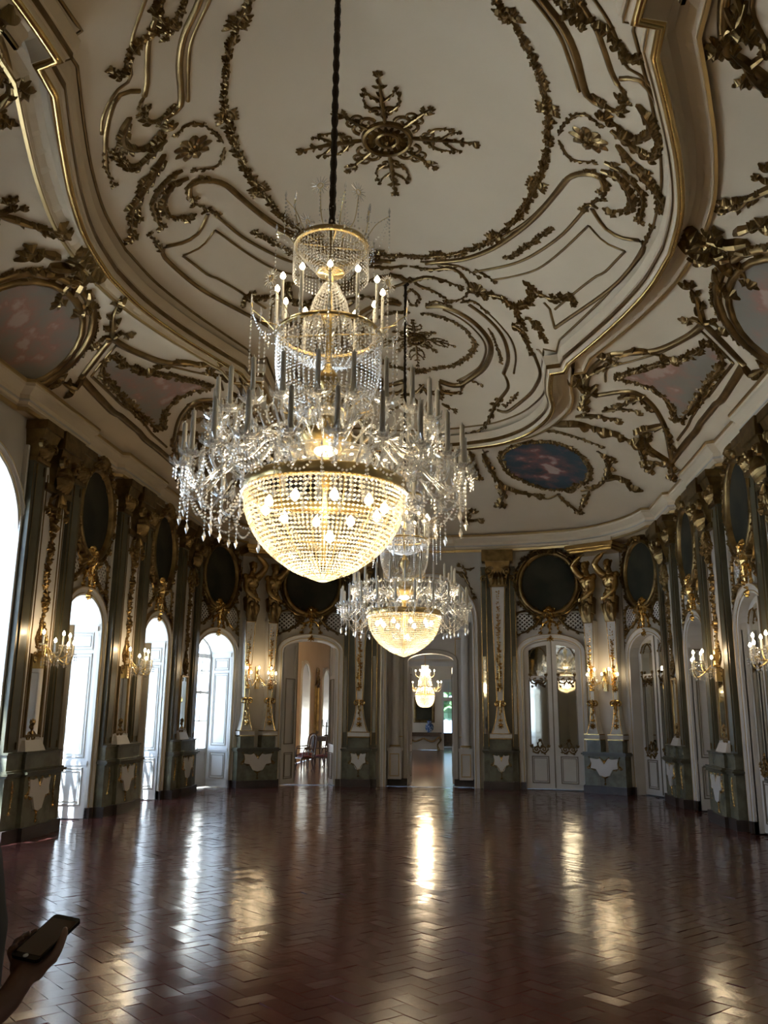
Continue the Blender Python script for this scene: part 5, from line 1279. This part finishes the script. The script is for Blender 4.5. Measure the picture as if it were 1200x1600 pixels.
# ------------------------------------------------------------------ rooms beyond the end wall
YB, YF, XB0, XB1, ZB_ = 23.1, 47.0, -6.4, 3.0, 4.95
def holed(mb, axis, c, a0, a1, H, holes):
    """plane wall at constant coordinate c with rectangular holes [(u0,u1,z0,z1)] sorted"""
    P = (lambda u, z: (c, u, z)) if axis == 'x' else (lambda u, z: (u, c, z))
    def q(u0, u1, z0, z1):
        if u1-u0 > 1e-4 and z1-z0 > 1e-4: mb.add([P(u0,z0),P(u1,z0),P(u1,z1),P(u0,z1)], [(0,1,2,3)])
    u = a0
    for h in holes: q(u, h[0], 0, H); q(h[0], h[1], 0, h[2]); q(h[0], h[1], h[3], H); u = h[1]
    q(u, a1, 0, H)
b = MB(); b.add([(XB0-.7,YE+.3,-.012),(XB1,YE+.3,-.012),(XB1,YF+8,-.012),(XB0-.7,YF+8,-.012)], [(0,1,2,3)])
tag(b.build('floor_next_room', 'planks'), 'shiny brown floor of the peach room beyond the doorways', 'floor', kind='structure')
b = MB(); holed(b, 'y', YB, XB0, XB1, ZB_, [(-4.95,-3.2,0,3.75),(-1.62,-.38,0,3.4)]); holed(b, 'y', YE+.45, XB0-.8, XR+1.1, 10.2, [(-5.0,-3.15,0,3.75),(-2.12,.12,0,5.3)])
for x in (-5.0, -3.15): b.add([(x,YE+.2,0),(x,YB,0),(x,YB,3.75),(x,YE+.2,3.75)], [(0,1,2,3)])
b.add([(-5.0,YE+.2,3.75),(-3.15,YE+.2,3.75),(-3.15,YB,3.75),(-5.0,YB,3.75)], [(0,1,2,3)])
tag(b.build('wall_between_rooms', 'cream'), 'partition wall between the throne room and the peach room', 'wall', kind='structure')
NW = [(27.4,29.0),(33.1,34.75),(38.0,40.1),(43.4,45.0)]
b = MB(); holed(b, 'x', XB0, YB, YF, ZB_, [(y0,y1,.32,3.75) for y0, y1 in NW]); nl = b.build('wall_next_left', 'peach'); tag(nl, 'peach coloured wall with tall narrow windows in the next room', 'wall', kind='structure')
b = MB()
for y0, y1 in NW: b.box(XB0-.55, XB0-.5, y0-.3, y0, .0, 4.9); b.box(XB0-.55, XB0-.5, y1, y1+.3, 0, 4.9); b.add([(XB0,y0,.32),(XB0-.5,y0,.32),(XB0-.5,y0,3.75),(XB0,y0,3.75)], [(0,1,2,3)]); b.add([(XB0,y1,.32),(XB0-.5,y1,.32),(XB0-.5,y1,3.75),(XB0,y1,3.75)], [(0,1,2,3)]); b.add([(XB0,y0,.32),(XB0,y1,.32),(XB0-.5,y1,.32),(XB0-.5,y0,.32)], [(0,1,2,3)]); b.add([(XB0,y0,3.75),(XB0,y1,3.75),(XB0-.5,y1,3.75),(XB0-.5,y0,3.75)], [(0,1,2,3)])
b.build('window_reveals', 'cream', nl)
for i, (y0, y1) in enumerate(NW):
    M = Matrix(((0,1,0,XB0),(1,0,0,(y0+y1)/2),(0,0,1,0),(0,0,0,1))); w = y1-y0; r = w/2; o = empty(f'window_{nwin+1+i}', M)
    tag(o, ['narrow window of the peach room just past the doorway', 'tall pale window of the peach room left of the pier glass', 'tall pale window of the peach room behind the chairs', 'last window of the peach room near its end wall'][i], 'window', kind='structure')
    f = MB(); A = [(u, z) for u, z in arch(w, 3.1, .6, 12, .32)]; sweep(f, A, [(0,0),(0,.05),(.1,.06),(.14,0)], F0)
    # spandrels closing the square head to an arch
    vs = []
    for u, z in A[1:-1]: vs += [(u,-.02,z),(u,-.02,3.76)]
    f.add(vs, [(2*k,2*k+2,2*k+3,2*k+1) for k in range(len(A)-3)]); f.build('architrave', 'cream', o)
    f = MB(); f.box(-.03,.03,-.5,-.44,.32,3.75)
    for z in (.32, 1.1, 1.95, 2.8, 3.7): f.box(-r, r, -.5, -.45, z-.03, z+.03)
    for s in (-1, 1): f.box(s*r-.05, s*r+.05, -.5, -.44, .32, 3.75)
    q = f.build('window_frame', 'frame_white', o)
    bl = MB(); bl.box(-r+.03, r-.03, -.43, -.42, 1.95, 3.72); bl.build('roller_blind', 'blind', o)
    g_ = MB(); g_.box(-r, r, -.475, -.471, .32, 3.75); g_.build('glass_pane', 'pane', q)
    L = bpy.data.lights.new('window_portal', 'AREA'); L.shape = 'RECTANGLE'; L.size = w; L.size_y = 3.4; L.cycles.is_portal = True
    lo = bpy.data.objects.new('window_portal', L); COL.objects.link(lo); lo.matrix_world = M @ Matrix.Translation((0, -.6, 2.0)) @ Matrix.Rotation(PI/2, 4, 'X')
b = MB(); holed(b, 'x', XB1, YB, YF+8, ZB_, []); tag(b.build('wall_next_right', 'cream'), 'cream inner wall of the peach room', 'wall', kind='structure')
b = MB(); holed(b, 'y', YF, XB0, XB1, ZB_, [(-1.37,-.3,0,3.6)]); we = b.build('wall_next_end', 'cream'); tag(we, 'cream end wall behind the console table and framed picture', 'wall', kind='structure')
b = MB(); b.box(XB0, XB1, YF-.05, YF, 4.35, 4.6); b.box(XB0, XB1, YF-.14, YF, 4.75, 4.95); b.build('cornice', 'frame_white', we)
b = MB(); b.add([(XB0,YB,ZB_),(XB1,YB,ZB_),(XB1,YF+8,ZB_),(XB0,YF+8,ZB_)], [(0,1,2,3)]); tag(b.build('ceiling_next_room', 'frame_white'), 'white flat ceiling of the peach room', 'ceiling', kind='structure')
b = MB(); b.box(-1.45,-1.36,YF-.08,YF,0,3.62); b.box(-.31,-.22,YF-.08,YF,0,3.62); b.box(-1.37,-.3,YF-.06,YF,2.52,2.72); b.box(-1.37,-.3,YF-.08,YF,3.55,3.66)
for x in (-1.1,-.83,-.56): b.box(x-.02,x+.02,YF-.04,YF,2.72,3.56)
b.box(-1.37,-.3,YF-.04,YF,3.12,3.16)
tag(b.build(f'door_{ndoor+1}', 'frame_white'), 'bright far doorway with barred fanlight at the end of the peach room', 'door', kind='structure')
b = MB(); holed(b, 'x', XB0, YF, YF+8, ZB_, []); holed(b, 'y', YF+8, XB0, XB1, ZB_, [(-3.0,1.5,.75,3.2)]); tag(b.build('wall_last_room', 'cream'), 'pale walls of the last room seen through the far doorway', 'wall', kind='structure')
b = MB(); b.box(-1.9,.6,YF+4.2,YF+4.7,.06,.74); b.box(-1.95,.65,YF+4.15,YF+4.75,.74,.8); b.box(-1.8,-1.7,YF+4.2,YF+4.7,0,.06); b.box(.4,.5,YF+4.2,YF+4.7,0,.06)
for k in range(4): b.box(-1.8+k*.6,-1.28+k*.6,YF+4.185,YF+4.2,.12,.68)
tag(b.build('sideboard', 'wood'), 'brown wooden sideboard in the last room beyond the far doorway', 'sideboard')
b = MB()
for k in range(60):
    rr = random.Random(k); b.ball((rr.uniform(-3,1.5), YF+9.5+rr.uniform(0,1), rr.uniform(1.6,3.6)), rr.uniform(.25,.5), n=7, m=4)
tr_ = MB(); tr_.tube([(-1,YF+10,0),(-1,YF+10,2)], .15, 7)
root = empty('garden_tree', Matrix.Identity(4)); tag(root, 'dark green tree outside the far window', 'tree'); b.build('foliage', 'leaf_green', root); tr_.build('trunk', 'wood', root)
# outside terrace under the windows
b = MB(); b.add([(XL-40,-20,-.35),(XL-.81,-20,-.35),(XL-.81,70,-.35),(XL-40,70,-.35)], [(0,1,2,3)]); tag(b.build('terrace', 'stone'), 'pale stone terrace outside the windows', 'terrace', kind='structure')
# framed picture, console, vase
t = empty('framed_picture', Matrix.Translation((-2.4, YF-.03, 2.05))); tag(t, 'dark landscape picture in a wide gilt frame on the far end wall', 'picture')
b = MB(); sweep(b, [(-.55,-.65),(.55,-.65),(.55,.65),(-.55,.65)], [(0,.0),(0,-.05),(.08,-.07),(.14,-.02),(.14,0)], lambda a, z: ((a, 0, z), (0, 1, 0)), True); b.build('frame', 'dark_gilt', t)
b = MB(); b.box(-.56,.56,-.02,-.005,-.66,.66); b.build('canvas', 'dark_oval', t)
t = empty('console_table', Matrix.Translation((-2.4, YF-.45, 0))); tag(t, 'dark carved console table with scrolled gilt legs below the picture', 'table')
b = MB(); b.box(-.95,.95,-.35,.35,.84,.9); b.box(-.88,.88,-.3,.3,.70,.84); b.build('table_top', 'wood', t)
for sx in (-1, 1):
    for sy in (-1, 1):
        b = MB(); b.tube(cat([(sx*.8,sy*.25,.72),(sx*.88,sy*.28,.5),(sx*.72,sy*.22,.28),(sx*.8,sy*.27,.0)], 5), [.05]*6+[.035]*6+[.045]*4, 7); b.build('leg', 'dark_gilt', t)
b = MB()
for sx in (-1, 1): b.tube(cat([(sx*.8,-.3,.68),(sx*.45,-.31,.45),(0,-.31,.62)], 5), .045, 6)
b.build('apron_carving', 'dark_gilt', t)
t = empty('china_vase', Matrix.Translation((-2.1, YF-.5, .9))); tag(t, 'round blue and white china vase standing on the console table', 'vase')
b = MB(); b.lathe([(0,0),(.1,0),(.11,.03),(.2,.15),(.23,.27),(.19,.4),(.1,.47),(.1,.52),(.13,.55)], 16); b.build('vase_body', 'blue_china', t, smooth=True)
b = MB(); b.lathe([(.13,.55),(.14,.57),(.09,.6),(.03,.63),(0,.66)], 16); b.build('lid', 'blue_china', t, smooth=True)
# lit chandelier of the next room
def small_chandelier(x, y, label):
    o = empty('small_chandelier', Matrix.Translation((x, y, 0))); tag(o, label, 'chandelier')
    b = MB()
    for i in range(14):
        tt = i/13; r = .32*math.cos(tt*PI/2*.95)**.7; z = 2.42-.40*math.sin(tt*PI/2)
        for k in range(max(6, int(2*PI*r/.045))): b.octa(cyl(r, 2*PI*k/max(6, int(2*PI*r/.045)), z), .017)
    for r, z0, z1 in ((.33,2.42,2.66),(.24,2.75,3.05),(.15,3.05,3.4)):
        for k in range(22): beadline(b, [cyl(r, 2*PI*k/22, z0), cyl(r*.75, 2*PI*k/22, z1)], .045, .015, .02)
    for k in range(10): beadline(b, sag(cyl(.55, 2*PI*k/10, 2.66), cyl(.33, 2*PI*(k+.5)/10, 2.66), .12), .04, .014)
    q = b.build('beads', 'crystal_bowl', o); q['kind'] = 'stuff'
    b = MB(); b.lathe([(.02,2.1),(.02,3.5)], 8); b.lathe([(.33,2.42),(.35,2.44),(.33,2.46)], 24); b.tube([(0,0,3.45),(0,0,ZB_)], .012, 6)
    for k in range(10): b.tube(cat([cyl(.05,2*PI*k/10,2.7), cyl(.3,2*PI*k/10,2.58), cyl(.55,2*PI*k/10,2.7)], 4), .01, 5)
    for k in range(6): b.tube(cat([cyl(.05,2*PI*k/6,3.1), cyl(.18,2*PI*k/6,3.0), cyl(.32,2*PI*k/6,3.08)], 4), .009, 5)
    b.build('frame', 'brass', o)
    for k in range(10):
        c = obj('lit_candle', CH_C, o, Matrix.Translation(cyl(.55, 2*PI*k/10, 2.7)) @ Matrix.Scale(.4, 4)); obj('bulb', CH_B, c, Matrix.Translation((0,0,.335)) @ Matrix.Scale(2.4, 4))
    for k in range(6):
        c = obj('lit_candle', CH_C, o, Matrix.Translation(cyl(.32, 2*PI*k/6, 3.08)) @ Matrix.Scale(.4, 4)); obj('bulb', CH_B, c, Matrix.Translation((0,0,.335)) @ Matrix.Scale(2.4, 4))
    lamp('lamp', (0, 0, 2.55), 170, .2, o); lamp('crown_lamp', (0, 0, 3.2), 110, .2, o)
small_chandelier(-1.5, 30.0, 'small brightly lit tiered crystal chandelier in the room beyond the central doorway')
# chairs and pier glass of the peach room
def make_chair():
    P = []
    s = MB(); s.box(-.25,.25,-.24,.24,.40,.44); P.append(('seat_rail', s.mesh('seat_rail', 'wood')))
    s = MB(); s.ball((0,0,.45), .25, .24, .06, 12, 6); P.append(('seat', s.mesh('seat', 'red_fabric', True)))
    s = MB(); s.tube(cat([(-.22,-.23,.42),(-.23,-.26,.8),(-.2,-.3,1.05),(0,-.32,1.12),(.2,-.3,1.05),(.23,-.26,.8),(.22,-.23,.42)], 5), .022, 6); s.tube([(-.22,-.25,.6),(.22,-.25,.6)], .016, 6); s.tube(cat([(0,-.25,.6),(-.06,-.27,.8),(0,-.31,1.1)], 4), .03, 6); s.tube(cat([(0,-.25,.6),(.06,-.27,.8),(0,-.31,1.1)], 4), .03, 6); P.append(('backrest', s.mesh('backrest', 'wood', True)))
    s = MB()
    for q in (-1, 1): s.tube(cat([(q*.23,-.26,.72),(q*.29,.0,.70),(q*.28,.16,.68),(q*.25,.2,.42)], 5), .018, 6)
    P.append(('armrests', s.mesh('armrests', 'wood', True)))
    for x, y in ((-.22,.21),(.22,.21),(-.22,-.22),(.22,-.22)):
        s = MB(); s.tube(cat([(x,y,.42),(x*1.12,y*1.1,.28),(x*.95,y*.98,.1),(x*1.12,y*1.12,0)], 4), [.032]*4+[.022]*5+[.018]*4, 6); P.append(('leg', s.mesh('leg', 'wood', True)))
    return P
CHAIR = make_chair()
for x, y, a, lb in ((-5.15,27.6,2.2,'dark carved armchair just inside the open doorway, below the pale window'), (-4.72,28.3,1.2,'dark carved armchair in the middle of the group beyond the doorway'), (-4.75,30.6,2.8,'dark carved armchair with red seat in front of the pier glass table'), (-5.5,29.6,2.4,'dark carved armchair closest to the peach wall')):
    o = empty('armchair', Matrix.Translation((x, y, -.012)) @ Matrix.Rotation(a, 4, 'Z')); tag(o, lb, 'chair', 'dark armchairs in the peach room')
    for n, me in CHAIR: obj(n, me, o)
def pier_glass(y, z0, z1, lb):
    o = empty('pier_glass', Matrix(((0,1,0,XB0+.01),(1,0,0,y),(0,0,1,0),(0,0,0,1)))); tag(o, lb, 'mirror')
    b = MB(); sweep(b, [(-.4,z0),(.4,z0),(.4,z1),(0,z1+.15),(-.4,z1)], [(-.05,.02),(0,.09),(.06,.08),(.1,0)], F0, True); spray(b, flat(.05), [(-.3,z1+.05),(-.1,z1+.3),(0,z1+.55)], .09, .08); spray(b, flat(.05), [(.3,z1+.05),(.1,z1+.25),(0,z1+.45)], .09, .08); b.build('frame', 'dark_gilt', o)
    b = MB(); b.box(-.42,.42,0,.02,z0,z1); b.build('mirror_glass', 'mirror', o)
pier_glass(36.4, 1.0, 2.9, 'tall gilt pier glass between the two pale windows of the peach room')
pier_glass(31.2, 1.1, 2.6, 'gilt wall mirror on the peach wall beside the doorway side')
t = empty('pier_table', Matrix.Translation((XB0+.35, 36.4, 0))); tag(t, 'dark side table with candelabrum standing under the tall pier glass', 'table')
b = MB(); b.box(-.3,.35,-.7,.7,.82,.88); b.box(-.25,.3,-.62,.62,.68,.82); b.build('table_top', 'wood', t)
for sx in (-.22, .27):
    for sy in (-.58, .58): b = MB(); b.tube([(sx,sy,.7),(sx*1.05,sy,.35),(sx,sy,0)], [.04,.025,.03], 6); b.build('leg', 'wood', t)
t = empty('candelabrum', Matrix.Translation((XB0+.4, 36.9, .88))); tag(t, 'dark branching candelabrum on the table under the pier glass', 'candelabrum')
b = MB(); b.lathe([(0,0),(.12,0),(.12,.02),(.03,.06),(.02,.5),(.03,.55),(0,.56)], 10)
for k in range(5): b.tube(cat([(0,0,.4),cyl(.14,k*1.256,.38),cyl(.22,k*1.256,.5),cyl(.22,k*1.256,.66)], 4), .013, 5)
b.build('branches', 'dark_metal', t)
# ------------------------------------------------------------------ visitor at the viewer's side holding a telephone
per = empty('person', Matrix.Translation((-1.22, 2.0, 0))); tag(per, 'person in dark clothes holding up a telephone in the right hand', 'person')
def V(*p): return Vector(p)
fwd = Vector((.92, .39, 0)).normalized(); side = Vector((-fwd.y, fwd.x, 0))   # side = person's left
org = V(-1.215, 2.0, 0)
def W_(f, s, z): return fwd*f+side*s+V(0, 0, z)
bd = MB()
limb(bd, [W_(0,0,.92), W_(.01,0,1.05), W_(.0,0,1.22), W_(.0,0,1.38)], [.145,.13,.145,.125], 14)
limb(bd, [W_(0,-.17,1.385), W_(0,.17,1.385)], [.065,.065], 12)
limb(bd, [W_(0,0,1.40), W_(-.015,0,1.52)], [.058,.052], 10)
bd.ball(tuple(W_(-.02,0,1.62)), .088, .08, .115, 14, 9); nf = W_(-.02,0,1.61)+fwd*.088; bd.ball(tuple(nf), .016, .016, .022); bd.ball(tuple(W_(.025,0,1.54)), .035, .035, .03)
for s in (-1, 1):
    bd.ball(tuple(W_(-.03, s*.083, 1.61)), .014, .02, .03)
    limb(bd, [W_(0,s*.09,.92), W_(.02,s*.095,.70), W_(.015,s*.095,.50), W_(.0,s*.095,.28), W_(-.02,s*.095,.08)], [.088,.078,.058,.056,.04], 12)
    limb(bd, [W_(-.04,s*.095,.045), W_(.06,s*.10,.04), W_(.15,s*.105,.03)], [.042,.04,.03], 10)
# left arm hanging
limb(bd, [W_(0,.19,1.37), W_(-.01,.225,1.1), W_(.03,.23,.86)], [.056,.045,.032], 10); bd.ball(tuple(W_(.045,.23,.79)), .03, .03, .05); fingers(bd, W_(.05,.23,.77), (.1,0,-1), (.7,.7,0), (.9,.4,0), bend=.35)
# right arm bent, hand under the telephone
E_ = lambda p: Vector(p)-org
sh_r = W_(0,-.19,1.37); el_ = E_((-1.045,1.80,1.055)); wr_ = E_((-.985,1.915,1.125)); hd = E_((-.955,1.985,1.176))
limb(bd, [sh_r, (sh_r+el_)/2+V(-.0,-.01,0), el_], [.056,.05,.043], 10)
LNG = Vector((.026,.105,.044)).normalized(); WID = Vector((.95,-.29,-.12)); WID = (WID-LNG*WID.dot(LNG)).normalized(); NRM = WID.cross(LNG).normalized()
if NRM.z < 0: NRM = -NRM
PH = E_((-.945,2.005,1.212))
pc = PH-LNG*.040-NRM*.034
wr_ = pc-LNG*.085-NRM*.028
limb(bd, [el_, (el_+wr_)/2, wr_], [.044,.04,.027], 10)
limb(bd, [wr_, pc-LNG*.03-NRM*.006, pc+LNG*.02], [.027,.027,.023], 10); limb(bd, [pc-WID*.024-LNG*.02, pc+WID*.024-LNG*.02], [.02,.02], 8); limb(bd, [pc-WID*.026+LNG*.025, pc+WID*.026+LNG*.025], [.016,.016], 8)
for i in range(4):   # fingers wrap round the far long edge
    b0 = pc-WID*.02+LNG*(-.012+.021*i); k = (.9, 1.0, .95, .8)[i]
    limb(bd, [b0, b0-WID*.028*k+NRM*.010, b0-WID*.032*k+NRM*.034*k, b0-WID*.014*k+NRM*.048*k], [.0095,.009,.0085,.007], 7)
t0 = pc+WID*.028-LNG*.02; limb(bd, [t0, t0+WID*.018+LNG*.03+NRM*.018, t0+WID*.017+LNG*.062+NRM*.036, t0+WID*.008+LNG*.085+NRM*.045], [.0135,.012,.0105,.008], 7)
bo = bd.build('body', 'skin', per, smooth=True); remesh(bo, .0055, 3)
for i in range(1):
    sh = MB(); limb(sh, [W_(0,0,.90), W_(.01,0,1.05), W_(.0,0,1.22), W_(.0,0,1.40)], [.165,.15,.165,.13], 14); limb(sh, [W_(0,-.18,1.39), W_(0,.18,1.39)], [.075,.075], 12)
    limb(sh, [W_(0,.19,1.38), W_(-.005,.21,1.2)], [.07,.066], 10); limb(sh, [sh_r+V(0,0,.01), sh_r*.45+el_*.55], [.07,.062], 10)
    so = sh.build('shirt', 'shirt', per, smooth=True); remesh(so, .012, 3)
tz = MB()
for s in (-1, 1): limb(tz, [W_(0,s*.08,.93), W_(.02,s*.095,.70), W_(.015,s*.095,.50), W_(.0,s*.095,.28), W_(-.02,s*.095,.10)], [.105,.092,.075,.072,.065], 12)
limb(tz, [W_(0,-.06,.93), W_(0,.06,.93)], [.125,.125], 12); to = tz.build('trousers', 'trousers', per, smooth=True); remesh(to, .013, 3)
for s in (-1, 1):
    sm_ = MB(); limb(sm_, [W_(-.05,s*.095,.05), W_(.06,s*.10,.048), W_(.16,s*.105,.035)], [.05,.048,.036], 10); sm_.box(0,0,0,0,0,0); sm_.build('shoe', 'phone_black', per, smooth=True)
hr = MB(); hr.ball(tuple(W_(-.045,0,1.645)), .098, .09, .115, 14, 9); hr.ball(tuple(W_(-.09,0,1.58)), .075, .085, .11, 12, 8); hr.build('hair', 'hair', per, smooth=True)
ph = empty('telephone', Matrix(((WID.x,LNG.x,NRM.x,0),(WID.y,LNG.y,NRM.y,0),(WID.z,LNG.z,NRM.z,0),(0,0,0,1))).copy()); Mx = ph.matrix_world.copy(); Mx.translation = PH+org; ph.matrix_world = Mx
tag(ph, 'black mobile telephone held in the hand of the visitor', 'phone')
bm = bmesh.new(); bmesh.ops.create_cube(bm, size=1); bmesh.ops.scale(bm, vec=(.072,.148,.008), verts=bm.verts); bmesh.ops.bevel(bm, geom=[e for e in bm.edges if abs((e.verts[0].co-e.verts[1].co).z) > .004], offset=.009, segments=4, affect='EDGES', profile=.5)
me = bpy.data.meshes.new('case'); bm.to_mesh(me); bm.free(); me.materials.append(MATS['phone_black']); obj('case', me, ph)
b = MB(); b.box(-.032,.032,-.060,.060,.004,.0046); b.build('screen', 'screen_off', ph)
b = MB(); b.lathe([(0,.0047),(.006,.0047),(.006,.0042)], 12, (0,-.067,0)); b.build('home_button', 'phone_white', ph)
